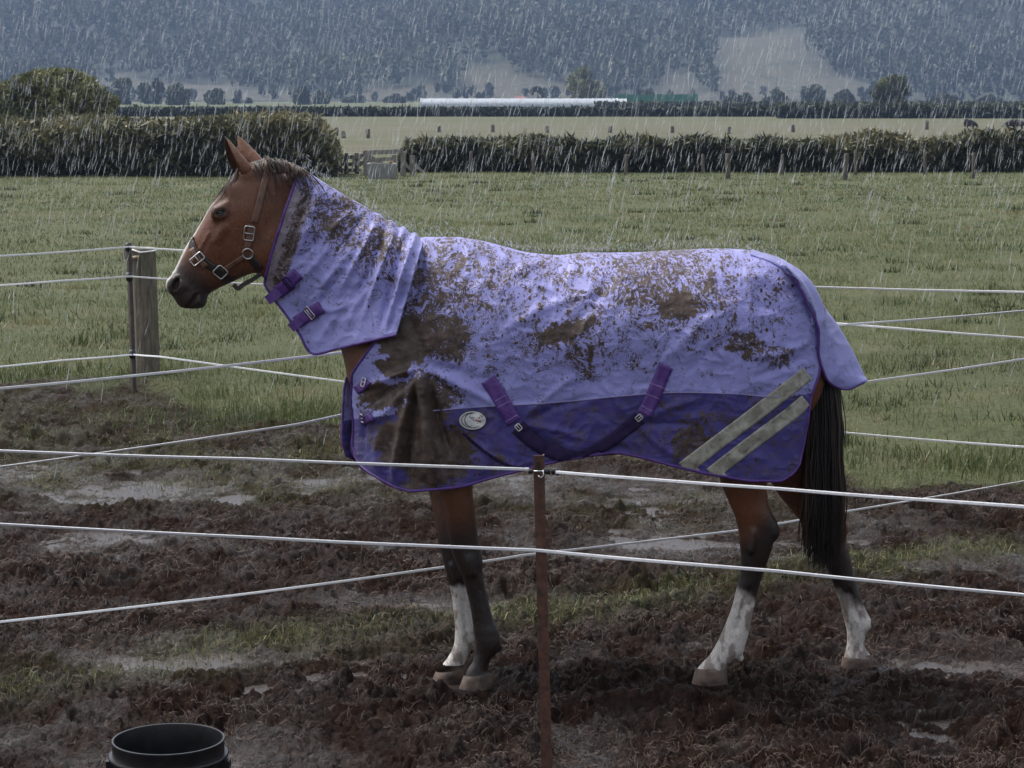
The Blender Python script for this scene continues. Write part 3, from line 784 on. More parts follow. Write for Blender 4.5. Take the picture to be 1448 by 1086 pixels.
cow(1427, 180, 'dark sheep grazing, left one of the close pair', -1, .3)
cow(1436, 180, 'dark sheep grazing, right one of the close pair', 1, -.6)
# ------------------------------------------------------------------ the horse: one surface grown from a distance field
HY0 = 8.03
S_ = HY0 / FPX            # metres per photo pixel at the horse
def hx_(px): return P(px, 543, HY0)[0]
def hz_(py): return P(724, py, HY0)[2]
_gx0, _gx1 = hx_(226), hx_(1250)
xs = np.concatenate([np.arange(_gx0, hx_(452), .004), np.arange(hx_(452), _gx1, .0065)])
ysd = np.concatenate([np.arange(-.36, -.15, .008), np.arange(-.15, .15, .005), np.arange(.15, .36, .008)]) + HY0
zs = np.concatenate([np.arange(.02, hz_(470), .0065), np.arange(hz_(470), hz_(180), .004)])
D = np.full((len(xs), len(ysd), len(zs)), .5, np.float32)
def sub(x0, x1, y0, y1, z0, z1):
    def rg(a, lo, hi): return slice(max(0, np.searchsorted(a, lo) - 1), min(len(a), np.searchsorted(a, hi) + 1))
    s = (rg(xs, x0, x1), rg(ysd, y0, y1), rg(zs, z0, z1))
    return s, xs[s[0]].astype(np.float32), ysd[s[1]].astype(np.float32), zs[s[2]].astype(np.float32)
def smin(s, d, k):
    D0 = D[s]; h = np.clip(.5 + .5 * (D0 - d) / k, 0, 1)
    D[s] = D0 * (1 - h) + d * h - k * h * (1 - h)
def smax(s, d, k):
    """carve: keep outside of d (d<0 inside the cutter)"""
    D0 = D[s]; d = -d; h = np.clip(.5 - .5 * (D0 - d) / k, 0, 1)
    D[s] = D0 * (1 - h) + d * h + k * h * (1 - h)
def loft(O, dr, u, top, bot, wd, k, n=2.0, taper=0.0, yc=0.0):
    """loft along a straight axis in the x-z plane; all pixel units except wd (m)"""
    u = np.array(u) * S_; top = np.array(top) * S_; bot = np.array(bot) * S_
    ox, oz = hx_(O[0]), hz_(O[1]); dx, dz = dr[0], -dr[1]
    L = math.hypot(dx, dz); dx /= L; dz /= L
    nx, nz = -dz, dx
    if nz < 0: nx, nz = -nx, -nz                  # v points up / to the front
    pts = [(ox + dx * a + nx * v, oz + dz * a + nz * v) for a, t, b in zip(u, top, bot) for v in (t, b)]
    px_ = [p[0] for p in pts]; pz_ = [p[1] for p in pts]; W = max(wd)
    s, X, Y, Z = sub(min(px_) - .08, max(px_) + .08, HY0 + yc - W - .08, HY0 + yc + W + .08, min(pz_) - .08, max(pz_) + .08)
    U = (X[:, None] - ox) * dx + (Z[None] - oz) * dz; V = (X[:, None] - ox) * nx + (Z[None] - oz) * nz
    t = pchip(U, u, top); b = pchip(U, u, bot); w_ = pchip(U, u, wd)
    c = (t + b) / 2; h = np.maximum((t - b) / 2, .004); a = (V - c) / h
    w2 = w_ * (1 + taper * np.clip(a, -1, 1))
    yy = (Y - HY0 - yc)[None, :, None]
    e = ((np.abs(a) ** n)[:, None, :] + np.abs(yy / w2[:, None, :]) ** n) ** (1 / n) if n != 2 else np.sqrt((a * a)[:, None, :] + (yy / w2[:, None, :]) ** 2)
    d = (e - 1) * np.minimum(h, w_)[:, None, :]
    ends = np.maximum(u[0] - U, U - u[-1])[:, None, :]
    smin(s, np.maximum(d, ends).astype(np.float32), k)
def zleg(st, k, n=2.2):
    """st: (py, xl, xr, yc, ry) down the leg; horizontal sections"""
    Yc = st[0][3] + HY0
    py = np.array([a[0] for a in st], float)
    z = np.array([P(724, a[0], HY0 + a[3])[2] for a in st]); xl = np.array([P(a[1], a[0], HY0 + a[3])[0] for a in st]); xr = np.array([P(a[2], a[0], HY0 + a[3])[0] for a in st])
    yc = np.array([a[3] for a in st]) + HY0; ry = np.array([a[4] for a in st])
    o = np.argsort(z); z, xl, xr, yc, ry = z[o], xl[o], xr[o], yc[o], ry[o]
    s, X, Y, Z = sub(xl.min() - .06, xr.max() + .06, (yc - ry).min() - .05, (yc + ry).max() + .05, z[0] - .03, z[-1] + .03)
    a, b, c, r = (pchip(Z, z, q) for q in (xl, xr, yc, ry))
    ex = (X[:, None, None] - ((a + b) / 2)[None, None]) / ((b - a) / 2)[None, None]; ey = (Y[None, :, None] - c[None, None]) / r[None, None]
    e = (np.abs(ex) ** n + np.abs(ey) ** n) ** (1 / n)
    d = (e - 1) * np.minimum((b - a) / 2, r)[None, None]
    d = np.maximum(d, np.maximum(z[0] - Z, Z - z[-1])[None, None])
    smin(s, d.astype(np.float32), k)
def ell(px, py, yo, rx, ry, rz, k, ang=0.0, cut=False):
    """ellipsoid; radii in metres, ang tilts it in the x-z plane (deg, + turns the x axis up)"""
    cx, cz = P(px, py, HY0 + yo)[0], P(px, py, HY0 + yo)[2]; m_ = max(rx, rz, ry) + k + .01
    s, X, Y, Z = sub(cx - m_, cx + m_, HY0 + yo - m_, HY0 + yo + m_, cz - m_, cz + m_)
    ca, sa = math.cos(R(ang)), math.sin(R(ang))
    a = (X[:, None] - cx) * ca + (Z[None] - cz) * sa; b = -(X[:, None] - cx) * sa + (Z[None] - cz) * ca
    e = np.sqrt(((a / rx) ** 2 + (b / rz) ** 2)[:, None, :] + (((Y - HY0 - yo) / ry) ** 2)[None, :, None])
    d = ((e - 1) * min(rx, ry, rz)).astype(np.float32)
    (smax if cut else smin)(s, d, k)
def cap(p, q, r0, r1, k, cut=False):
    """round cone between (px,py,yo) points"""
    A = P(p[0], p[1], HY0 + p[2]); B = P(q[0], q[1], HY0 + q[2]); m_ = max(r0, r1) + k + .01
    s, X, Y, Z = sub(min(A[0], B[0]) - m_, max(A[0], B[0]) + m_, min(A[1], B[1]) - m_, max(A[1], B[1]) + m_, min(A[2], B[2]) - m_, max(A[2], B[2]) + m_)
    ab = B - A
    t = ((X - A[0]) * ab[0])[:, None, None] + ((Y - A[1]) * ab[1])[None, :, None] + ((Z - A[2]) * ab[2])[None, None]
    t = np.clip(t / (ab @ ab), 0, 1)
    dd = np.sqrt((X[:, None, None] - A[0] - t * ab[0]) ** 2 + (Y[None, :, None] - A[1] - t * ab[1]) ** 2 + (Z[None, None] - A[2] - t * ab[2]) ** 2) - (r0 + (r1 - r0) * t)
    (smax if cut else smin)(s, dd.astype(np.float32), k)

# trunk
tx = [505, 520, 545, 585, 625, 690, 770, 860, 950, 1010, 1065, 1110, 1145, 1166, 1176]
tt = [500, 455, 405, 362, 346, 356, 374, 374, 365, 362, 367, 382, 412, 450, 480]
tb = [585, 625, 650, 662, 660, 655, 650, 646, 632, 618, 606, 598, 585, 555, 520]
tw = [.06, .115, .165, .20, .215, .235, .26, .27, .265, .26, .25, .215, .16, .10, .05]
loft((505, 500), (1, 0), [a - 505 for a in tx], [500 - a for a in tt], [500 - a for a in tb], tw, .05)
# neck: axis runs from the poll down to the shoulder
NA = (372, 300); nd = (205, 150)
def uv(O, dr, p):
    L = math.hypot(*dr); a, b = dr[0] / L, dr[1] / L; x, y = p[0] - O[0], p[1] - O[1]
    nx, ny = b, -a
    if ny > 0: nx, ny = -nx, -ny
    return x * a + y * b, x * nx + y * ny
nst = [((372, 226), (352, 372)), ((408, 230), (360, 385)), ((440, 250), (384, 398)), ((480, 275), (415, 430)), ((520, 300), (462, 460)), ((560, 325), (502, 502)), ((600, 342), (520, 560))]
nu = []; ntp = []; nbt = []
for a, b in nst:
    ua, va = uv(NA, nd, a); ub, vb = uv(NA, nd, b); nu.append((ua + ub) / 2); ntp.append(va); nbt.append(vb)
loft(NA, nd, nu, ntp, nbt, [.070, .078, .082, .088, .105, .13, .16], .035, 2.0, -.18)
# head
HO = (362, 282); hd = (-104, 133)
top_pts = [(385, 226), (352, 233), (325, 262), (303, 290), (285, 320), (268, 345), (255, 370), (246, 388), (240, 400)]
bot_pts = [(400, 318), (388, 346), (374, 371), (358, 384), (345, 391.5), (330, 399), (310, 408), (292, 419)]
def vf(p):      # v positive toward the forehead
    L = math.hypot(*hd); a, b = hd[0] / L, hd[1] / L; x, y = p[0] - HO[0], p[1] - HO[1]
    return x * a + y * b, -(x * b * 1.0) + y * a
T_ = sorted(vf(p) for p in top_pts); B_ = sorted(vf(p) for p in bot_pts)
hu = [-48, -25, 0, 20, 42, 65, 85, 108, 135, 152]
tv = pchip(hu, [a for a, b in T_], [b for a, b in T_]); bv = pchip(hu, [a for a, b in B_], [b for a, b in B_])
hw = [.070, .082, .094, .098, .096, .086, .075, .062, .053, .050]
loft(HO, hd, hu, tv, bv, hw, .02, 2.25, .10)
# muzzle, lips, chin
ell(254, 408, 0, .036, .055, .052, .02, 60)
ell(256, 402, 0, .032, .052, .040, .02, 50)
ell(262, 422, 0, .034, .048, .034, .018, 40)
ell(278, 425, 0, .033, .042, .026, .016, 20)
ell(283, 427, 0, .020, .036, .020, .012, 20)
ell(273, 416, 0, .045, .045, .040, .02, 40)
# jaw disc, cheek crest, brow and orbit on both sides
for s_ in (-1, 1):
    ell(362, 348, s_ * .052, .075, .034, .080, .030, 30)
    ell(352, 300, s_ * .062, .06, .030, .06, .03, 0)
    cap((318, 322, s_ * .083), (292, 364, s_ * .058), .011, .006, .020)
    ell(311, 300, s_ * .086, .034, .022, .026, .016, 25)          # orbit
    cap((322, 288, s_ * .084), (304, 296, s_ * .083), .009, .007, .016)   # brow bone
    ell(334, 270, s_ * .070, .030, .018, .030, .02)               # hollow above is left between brow and ear base
    ell(350, 246, s_ * .050, .036, .030, .036, .02)               # ear base
    ell(311, 301, s_ * .116, .0215, .026, .0125, .005, 18, True)   # eye socket
    # nostril: raised rim, then the opening
    ell(251, 402, s_ * .046, .024, .014, .030, .012, 65)
    ell(249, 402, s_ * .058, .011, .024, .023, .005, -18, True)
    cap((252, 392, s_ * .055), (260, 396, s_ * .058), .004, .003, .006, True)
    # mouth corner line
    cap((262, 439, s_ * .036), (279, 417, s_ * .046), .0085, .007, .004, True)
    cap((262, 440, s_ * .01), (262, 439, s_ * .036), .008, .0085, .004, True)
    # hollow between the jaw and the neck, and the groove behind the cheek crest
    cap((300, 350, s_ * .09), (278, 388, s_ * .076), .010, .006, .02, True)
# chest, shoulder, croup and thigh masses
for s_ in (-1, 1):
    ell(590, 520, s_ * .11, .15, .09, .20, .06, 60)
    ell(545, 560, s_ * .07, .10, .09, .12, .05)
    ell(1075, 470, s_ * .11, .20, .10, .24, .06, -20)
    ell(1095, 560, s_ * .12, .12, .085, .18, .05, -60)
# legs (pixels read along each limb; yc and ry in metres)
NF = [(560, 560, 690, -.14, .085), (640, 596, 682, -.135, .075), (690, 619, 668, -.13, .062), (720, 627, 671.5, -.125, .057), (760, 634, 676, -.12, .050), (778, 638, 680, -.12, .047), (794, 644, 682.5, -.12, .047),
      (806, 649, 682, -.12, .044), (821, 655.5, 684.5, -.12, .038), (848, 663, 690, -.12, .034), (874, 667.5, 697, -.12, .034), (892, 670, 705, -.12, .038), (908, 672, 707.5, -.12, .040), (921, 671.5, 704, -.12, .036),
      (934, 669, 693, -.12, .034), (947, 661, 690, -.12, .038), (957, 657, 695, -.12, .045), (965, 654, 697, -.12, .048)]
FF = [(560, 550, 680, .14, .085), (640, 582, 664, .12, .075), (690, 605, 650, .09, .060), (727, 613, 655, .07, .056), (763, 619.5, 657, .055, .048), (791, 626, 660, .05, .046), (812, 631, 661, .05, .042),
      (830, 636, 659, .05, .035), (850, 640, 663, .05, .033), (873, 642, 668, .05, .034), (890, 643.5, 671, .05, .037), (905, 643, 671.5, .05, .039), (918, 639.5, 667, .05, .036), (930, 633, 660, .05, .034), (943, 623, 656, .05, .038), (952, 617, 658, .05, .046), (958, 614, 658, .05, .047)]
NH = [(560, 985, 1120, -.15, .10), (620, 1003, 1105, -.145, .09), (655, 1012, 1092, -.14, .078), (690, 1022, 1084, -.135, .066), (713, 1032, 1087, -.13, .060), (736, 1041, 1095, -.13, .054), (750, 1044, 1097.5, -.13, .050), (766, 1045.5, 1094, -.13, .048), (786, 1047.5, 1088, -.13, .044), (806, 1047, 1081, -.13, .038),
      (830, 1042, 1073, -.13, .034), (855, 1036, 1067, -.13, .033), (885, 1025, 1061, -.13, .035), (905, 1016, 1056, -.13, .038), (920, 1008, 1052, -.13, .040), (930, 1001, 1042, -.13, .038), (940, 991, 1028, -.13, .040), (948, 985, 1025, -.13, .045), (954, 983, 1025, -.13, .047)]
FH = [(560, 1040, 1172, .15, .10), (620, 1070, 1165, .15, .09), (660, 1082, 1166, .15, .078), (695, 1098, 1172, .15, .066), (720, 1118, 1182, .15, .060), (745, 1138, 1189, .15, .054), (765, 1149, 1196, .15, .050), (790, 1163, 1203, .15, .044), (815, 1174, 1208, .15, .038),
      (835, 1181.5, 1214, .15, .034), (855, 1188.5, 1221, .15, .033), (870, 1192, 1228, .15, .036), (882, 1195, 1233.5, .15, .040), (893, 1197.5, 1226, .15, .037), (910, 1198, 1222, .15, .034), (920, 1196, 1226, .15, .037), (930, 1193, 1233, .15, .044), (935, 1192, 1232, .15, .045)]
for st in (NF, FF, NH, FH): zleg(st, .028)
for px, py, yo in ((705, 916, -.12), (1047, 930, -.13), (1230, 882, .15)): ell(px, py, yo, .012, .012, .016, .010)    # ergots
for px, py, yo, a in ((1092, 746, -.13, -50), (1190, 742, .15, -50)): ell(px, py, yo, .022, .028, .045, .014, 20)

# tendon grooves down the cannon bones, and tendon cords
for pts, yo in ((((686, 832), (692, 858), (697, 884)), -.12), (((659, 850), (662, 872), (664, 890)), .05), (((1064, 835), (1055, 862), (1046, 890)), -.13), (((1206, 838), (1213, 858), (1219, 872)), .15)):
    for s_ in (-1, 1):
        for a_, b_ in zip(pts[:-1], pts[1:]): cap((a_[0] - 4, a_[1], yo + s_ * .036), (b_[0] - 4, b_[1], yo + s_ * .036), .010, .010, .006, True)
for (a_, b_, yo) in (((664, 790), (668, 812), -.165), ((1066, 752), (1062, 780), -.18), ((640, 800), (645, 818), .005)):
    cap((a_[0], a_[1], yo), (b_[0], b_[1], yo), .010, .008, .012)
for a_, b_ in (((296, 330), (283, 352)), ((330, 318), (324, 345)), ((283, 352), (272, 372))):
    for s_ in (-1, 1):
        q0 = np.interp(a_[0], [270, 300, 340], [.056, .076, .088]); q1 = np.interp(b_[0], [270, 300, 340], [.056, .076, .088])
        cap((a_[0], a_[1], s_ * (q0 - .003)), (b_[0], b_[1], s_ * (q1 - .003)), .0030, .0024, .010)
def surface_nets(D, xs, ys_, zs):
    Sg = D < 0
    nx, ny, nz = [k - 1 for k in D.shape]
    c8 = [(i, j, k) for i in (0, 1) for j in (0, 1) for k in (0, 1)]
    cnt = np.zeros((nx, ny, nz), np.int8)
    for i, j, k in c8: cnt += Sg[i:i + nx, j:j + ny, k:k + nz]
    act = np.argwhere((cnt > 0) & (cnt < 8))
    val = {c: D[act[:, 0] + c[0], act[:, 1] + c[1], act[:, 2] + c[2]] for c in c8}
    acc = np.zeros((len(act), 3)); num = np.zeros(len(act))
    for c in c8:
        for ax in range(3):
            if c[ax] == 0:
                e = list(c); e[ax] = 1; e = tuple(e)
                a, b = val[c], val[e]; mk = (a < 0) != (b < 0)
                t = np.where(mk, a / np.where(mk, a - b, 1), 0)
                p = np.tile(np.array(c, float), (len(act), 1)); p[:, ax] += t
                acc[mk] += p[mk]; num[mk] += 1
    p = act + acc / num[:, None]
    V = np.stack([np.interp(p[:, 0], np.arange(len(xs)), xs), np.interp(p[:, 1], np.arange(len(ys_)), ys_), np.interp(p[:, 2], np.arange(len(zs)), zs)], -1)
    ids = np.full((nx, ny, nz), -1, np.int32); ids[act[:, 0], act[:, 1], act[:, 2]] = np.arange(len(act))
    Q = []
    def em(mask, a, b, c, d, sg):
        q = np.stack([a[mask], b[mask], c[mask], d[mask]], -1); f = sg[mask]
        q[f] = q[f][:, ::-1]; Q.append(q[(q >= 0).all(1)])
    A = Sg[:-1, 1:-1, 1:-1]; B = Sg[1:, 1:-1, 1:-1]; em(A != B, ids[:, :-1, :-1], ids[:, 1:, :-1], ids[:, 1:, 1:], ids[:, :-1, 1:], ~A)
    A = Sg[1:-1, :-1, 1:-1]; B = Sg[1:-1, 1:, 1:-1]; em(A != B, ids[:-1, :, :-1], ids[:-1, :, 1:], ids[1:, :, 1:], ids[1:, :, :-1], ~A)
    A = Sg[1:-1, 1:-1, :-1]; B = Sg[1:-1, 1:-1, 1:]; em(A != B, ids[:-1, :-1, :], ids[1:, :-1, :], ids[1:, 1:, :], ids[:-1, 1:, :], ~A)
    return V, np.concatenate(Q)
HV, HQ = surface_nets(D, xs, ysd, zs)
del D
def smooth_mesh(V, Q, it, lam=.5, mu=-.52):
    e = np.concatenate([Q[:, [0, 1]], Q[:, [1, 2]], Q[:, [2, 3]], Q[:, [3, 0]]]); e = np.unique(np.sort(e, 1), axis=0)
    dg = np.bincount(e.ravel(), minlength=len(V)).astype(float)[:, None]
    for i in range(it * 2):
        s = np.stack([np.bincount(e[:, 0], V[e[:, 1], k], len(V)) + np.bincount(e[:, 1], V[e[:, 0], k], len(V)) for k in range(3)], -1)
        V = V + (lam if i % 2 == 0 else mu) * (s / np.maximum(dg, 1) - V)
    return V
HV = smooth_mesh(HV, HQ, 3)

# ears: curved shells, same mesh as the body
def ear_shell(basepx, tippx, yo, open_dir, wmax, lean):
    b = P(basepx[0], basepx[1], HY0 + yo); t = P(tippx[0], tippx[1], HY0 + yo + lean)
    ax = t - b; L = np.linalg.norm(ax); ax = ax / L
    o = np.array(open_dir, float); o -= ax * (o @ ax); o /= np.linalg.norm(o); sd_ = np.cross(ax, o)
    nu_, nv_ = 22, 21
    tt_ = np.linspace(0, 1, nu_); vs = []
    for off in (0, -.0045):
        for i, q in enumerate(tt_):
            r = wmax * np.interp(q, [0, .12, .35, .6, .8, .92, 1], [.80, .95, 1.0, .82, .52, .26, .03])
            half = np.interp(q, [0, .15, .4, .7, 1], [172, 150, 128, 112, 100])
            cen = b + ax * L * q + o * (.012 * math.sin(q * 3.1)) - o * .006 * q
            a = np.radians(np.linspace(-half, half, nv_))
            rr = max(r + off, .0008)
            vs.append(cen + (-o)[None] * (np.cos(a) * rr)[:, None] * .80 + sd_[None] * (np.sin(a) * rr)[:, None])
    V = np.concatenate(vs); m_ = nu_ * nv_; i = np.arange(m_).reshape(nu_, nv_)
    q1 = np.stack([i[:-1, :-1], i[:-1, 1:], i[1:, 1:], i[1:, :-1]], -1).reshape(-1, 4); q2 = q1[:, ::-1] + m_
    rim = []
    for k in range(nu_ - 1):
        rim.append((i[k, 0], i[k + 1, 0], i[k + 1, 0] + m_, i[k, 0] + m_)); rim.append((i[k + 1, -1], i[k, -1], i[k, -1] + m_, i[k + 1, -1] + m_))
    for k in range(nv_ - 1): rim.append((i[-1, k], i[-1, k + 1], i[-1, k + 1] + m_, i[-1, k] + m_))
    inner = np.zeros(len(V)); inner[m_:] = 1
    edge = np.zeros(len(V)); ee = np.concatenate([i[:, 0], i[:, -1], i[-1, :]]); edge[ee] = 1; edge[ee + m_] = 1
    tipm = np.tile(np.repeat(tt_, nv_), 2)
    return V, np.concatenate([q1, q2, np.array(rim)]), inner, edge, tipm
allV = [HV]; allQ = [HQ]; einn = [np.zeros(len(HV))]; eedg = [np.zeros(len(HV))]; etip = [np.zeros(len(HV)) - 1]
for (bp, tp, yo, od, wm, ln_) in [((351, 247), (316, 194), -.050, (-.80, -.50, -.10), .037, -.015), ((366, 234), (335, 193), .050, (-.80, .42, -.10), .034, .015)]:
    v_, q_, a_, b_, t_ = ear_shell(bp, tp, yo, od, wm, ln_)
    n0 = sum(len(k) for k in allV); allV.append(v_); allQ.append(q_ + n0); einn.append(a_); eedg.append(b_); etip.append(t_)
HV = np.concatenate(allV); HQ = np.concatenate(allQ); einn = np.concatenate(einn); eedg = np.concatenate(eedg); etip = np.concatenate(etip)
# coat: bay with black points, white socks and a blaze (natural markings)
px, py = TOPX(HV)
yo = HV[:, 1] - HY0
nz_ = fbm2(px / 26, py / 26 + yo * 9, 4, 301); nf = fbm2(px / 5, py / 9 + yo * 20, 3, 305)
coat = np.array([.135, .050, .022]) * (1 + .28 * nz_ + .16 * nf)[:, None]
coat = np.clip(coat, .004, 1)
def blend(mask, col):
    global coat
    coat = coat * (1 - mask[:, None]) + np.asarray(col, float) * mask[:, None]
blend(.55 * sstep(70, 20, np.hypot(px - 320, (py - 262) * 1.3)) * (.6 + .4 * nz_), (.075, .030, .016))
# dark muzzle
um = (px - HO[0]) * (-.616) + (py - HO[1]) * .788
blend(.92 * sstep(112, 150, um + 9 * nz_) * (py < 450) * (px < 320), (.022, .017, .016))
blend(.5 * sstep(19, 10, np.hypot(px - 311, (py - 301) * 1.4)) * (py < 350), (.030, .018, .014))
# blaze down the front of the face
vv = (px - HO[0]) * (-.788) + (py - HO[1]) * (-.616)
blend(.6 * (etip >= 0) * (einn == 0), (.20, .092, .048))
bl = sstep(.036, .020, np.abs(yo) + .004 * nf) * (um > 35) * (um < 178) * (px < 330) * (vv > 8)
blend(bl, (.50, .47, .44))
blend(.6 * sstep(.008, .003, np.abs(px - 291) * S_) * 0, (.2, .1, .05))
legz = {'NF': (-.12, [(700, 772)], None), 'FF': (.05, [(705, 775)], (826, 838)), 'NH': (-.13, [(715, 775)], (830, 848)), 'FH': (.15, [(740, 790)], (838, 862))}
def onleg(n_):
    if n_ == 'NF': return (px < 800) & (yo < -.035) & (py > 640)
    if n_ == 'FF': return (px < 800) & (yo >= -.035) & (py > 640)
    if n_ == 'NH': return (px > 950) & (yo < .01) & (py > 640)
    return (px > 950) & (yo >= .01) & (py > 640)
for n_, (yc_, dk, wh) in legz.items():
    L_ = onleg(n_)
    d0, d1 = dk[0]
    shift = (px - 1068) * .9 if n_ == 'NH' else 0
    blend(L_ * .93 * sstep(d0, d1, py + 14 * nz_ + shift), (.0085, .0068, .0062))
    if wh:
        slope = (px - 1050) * -.75 if n_ == 'NH' else ((px - 1200) * -.6 if n_ == 'FH' else 0)
        wm_ = L_ * sstep(wh[0], wh[1], py + 8 * nz_ + 5 * nf + slope)
        blend(wm_, (.52, .48, .44))
        dirt = L_ * sstep(.02, .30, fbm2(px / 7, py / 15, 5, 330) + .30 * sstep(880, 960, py)) * .75
        blend(dirt * wm_, (.15, .105, .08))
blend(.5 * (einn > 0), (.10, .05, .028)); blend(np.clip(.85 * (eedg > 0) * (etip > .05) + .8 * sstep(.86, .97, etip), 0, 1), (.016, .012, .011))
m, n, b = new_mat('wet coat')
c0 = attr(n, 'coat', True)
vv_ = coords(n, (1, 1, .35))
hair = tnoise(n, vv_, 220, 4, .6, .4)
n.links.new(mixc(n, 1.0, c0, ramp(n, hair, [(.3, (.72, .72, .72)), (.7, (1.25, 1.25, 1.25))]), 'MULTIPLY'), b.inputs['Base Color'])
b.inputs['Roughness'].default_value = .42; b.inputs['Specular IOR Level'].default_value = .42
b.inputs['Sheen Weight'].default_value = .0
bump(n, b, mth(n, 'ADD', hair, tnoise(n, coords(n), 45, 5, .6)), .45, .006)
M_COAT = m
horse_e = empty('horse', (hx_(850), HY0, 0), 'bay horse with white socks standing side on in the mud', 'horse')
body = make_mesh('body', local(horse_e, HV), quads=HQ, mat=M_COAT, parent=horse_e, attrs={'coat': coat})
BVH_BODY = BVHTree.FromPolygons([tuple(map(float, v)) for v in HV], [tuple(map(int, q)) for q in HQ])

# eyes
M_EYE, n, b = new_mat('eye')
b.inputs['Base Color'].default_value = (.008, .006, .005, 1); b.inputs['Roughness'].default_value = .05; b.inputs['Specular IOR Level'].default_value = .5
M_LID = simple_mat('eyelid skin', (.018, .012, .010), (.04, .026, .02), 90, .38, .2)
for s_ in (-1, 1):
    c = P(311, 301, HY0 + s_ * .0885); c[1] = HY0 + s_ * .0865
    mb = MB(); a = np.linspace(0, np.pi, 17)
    mb.lathe([(max(.0155 * math.sin(t), .0002), .0155 * math.cos(t)) for t in a], c, 24)
    mb.build('eye', M_EYE, horse_e, True, origin=np.array(horse_e.location)) if False else make_mesh('eye', local(horse_e, np.concatenate(mb.v)), polys=mb.f, mat=M_EYE, parent=horse_e)
    # lids: two arcs over the ball
    for nm, up, yy in (('eyelid', 1, .0125), ('eyelid', -1, .0125)):
        mb = MB(); pts = []
        for t in np.linspace(-1, 1, 13):
            xx = t * .0205; zz = up * (.0105 if up > 0 else .0085) * (1 - t * t) + t * .0045
            bul = math.sqrt(max(.0165 ** 2 - xx * xx * .55 - zz * zz, 1e-6))
            pts.append(c + np.array([xx, s_ * (bul - .0005), zz]))
        mb.tube(pts, [.0018 + .0026 * math.sin((t + 1) / 2 * math.pi) for t in np.linspace(-1, 1, 13)], 8)
        make_mesh(nm, local(horse_e, np.concatenate(mb.v)), polys=mb.f, mat=M_LID, parent=horse_e)
# hooves
M_HOOF = simple_mat('hoof horn', (.022, .014, .010), (.20, .140, .105), 16, .6, .5, sc=(1, 1, 1.6))
def hoof(st_last, toe, heel, yc, ry):
    """coronet ellipse flaring to the ground surface"""
    (pyc, xl, xr) = st_last
    vs = []; rings = [(-.22, .90), (-.06, .99), (.06, 1.02), (.25, 1.05), (.55, 1.03), (.85, 1.03), (.97, 1.02), (1.0, .93)]
    top_l, top_r = P(xl, pyc + 1, HY0 + yc), P(xr, pyc - 3, HY0 + yc); bl_, br_ = P(toe[0], toe[1], HY0 + yc), P(heel[0], heel[1], HY0 + yc)
    nseg = 28; a = np.linspace(0, 2 * np.pi, nseg, endpoint=False)
    for q, fl in rings:
        l = top_l + (bl_ - top_l) * q; r = top_r + (br_ - top_r) * q
        c = (l + r) / 2; hxx = (r[0] - l[0]) / 2
        ca, sa = np.cos(a), np.sin(a)
        w_ = ry * fl * (1 - .12 * ca)
        k_ = .9 if (q == 1.0 and fl == .9) else 1
        vs.append(np.stack([c[0] + hxx * ca * k_, HY0 + yc + w_ * sa * (1 if k_ == 1 else .9), c[2] + (r[2] - l[2]) / 2 * ca + (.004 if k_ != 1 else 0)], -1))
    V = np.concatenate(vs); m_ = len(rings)
    F = [(i * nseg + j, (i + 1) * nseg + j, (i + 1) * nseg + (j + 1) % nseg, i * nseg + (j + 1) % nseg) for i in range(m_ - 1) for j in range(nseg)]
    F.append(tuple((m_ - 1) * nseg + j for j in range(nseg)))
    make_mesh('hoof', local(horse_e, V), polys=F, mat=M_HOOF, parent=horse_e)
hoof((957, 654.5, 698), (648, 976), (697, 977), -.12, .047)
hoof((951, 615, 659.5), (609, 967), (655, 970), .05, .046)
hoof((947, 983, 1028), (978, 966), (1029, 970), -.13, .046)
hoof((930, 1191, 1235), (1189, 945), (1233, 946), .15, .044)

# hair: tapered wavy strands
M_HAIR, n, b = new_mat('wet horse hair')
n.links.new(ramp(n, attr(n, 'tint'), [(0, (.008, .006, .005)), (.5, (.018, .012, .009)), (1, (.085, .042, .022))]), b.inputs['Base Color'])
b.inputs['Roughness'].default_value = .38; b.inputs['Specular IOR Level'].default_value = .5
def strand_mesh(name, paths, rads, tint, parent, mat, nside=5):
    """paths: (k, m, 3)"""
    k, m_, _ = paths.shape
    tg = np.gradient(paths, axis=1); tg /= np.linalg.norm(tg, axis=2)[..., None] + 1e-9
    ref = np.broadcast_to(np.array([.2, .95, .1]), tg.shape)
    s1 = np.cross(tg, ref); s1 /= np.linalg.norm(s1, axis=2)[..., None] + 1e-9; s2 = np.cross(tg, s1)
    a = np.linspace(0, 2 * np.pi, nside, endpoint=False)
    V = paths[:, :, None] + rads[:, :, None, None] * (np.cos(a)[None, None, :, None] * s1[:, :, None] + np.sin(a)[None, None, :, None] * s2[:, :, None])
    i = np.arange(k * m_ * nside).reshape(k, m_, nside); j = np.roll(i, -1, 2)
    Q = np.stack([i[:, :-1], j[:, :-1], j[:, 1:], i[:, 1:]], -1).reshape(-1, 4)
    return make_mesh(name, local(parent, V.reshape(-1, 3)), quads=Q, mat=mat, parent=parent, attrs={'tint': np.repeat(tint, m_ * nside)})
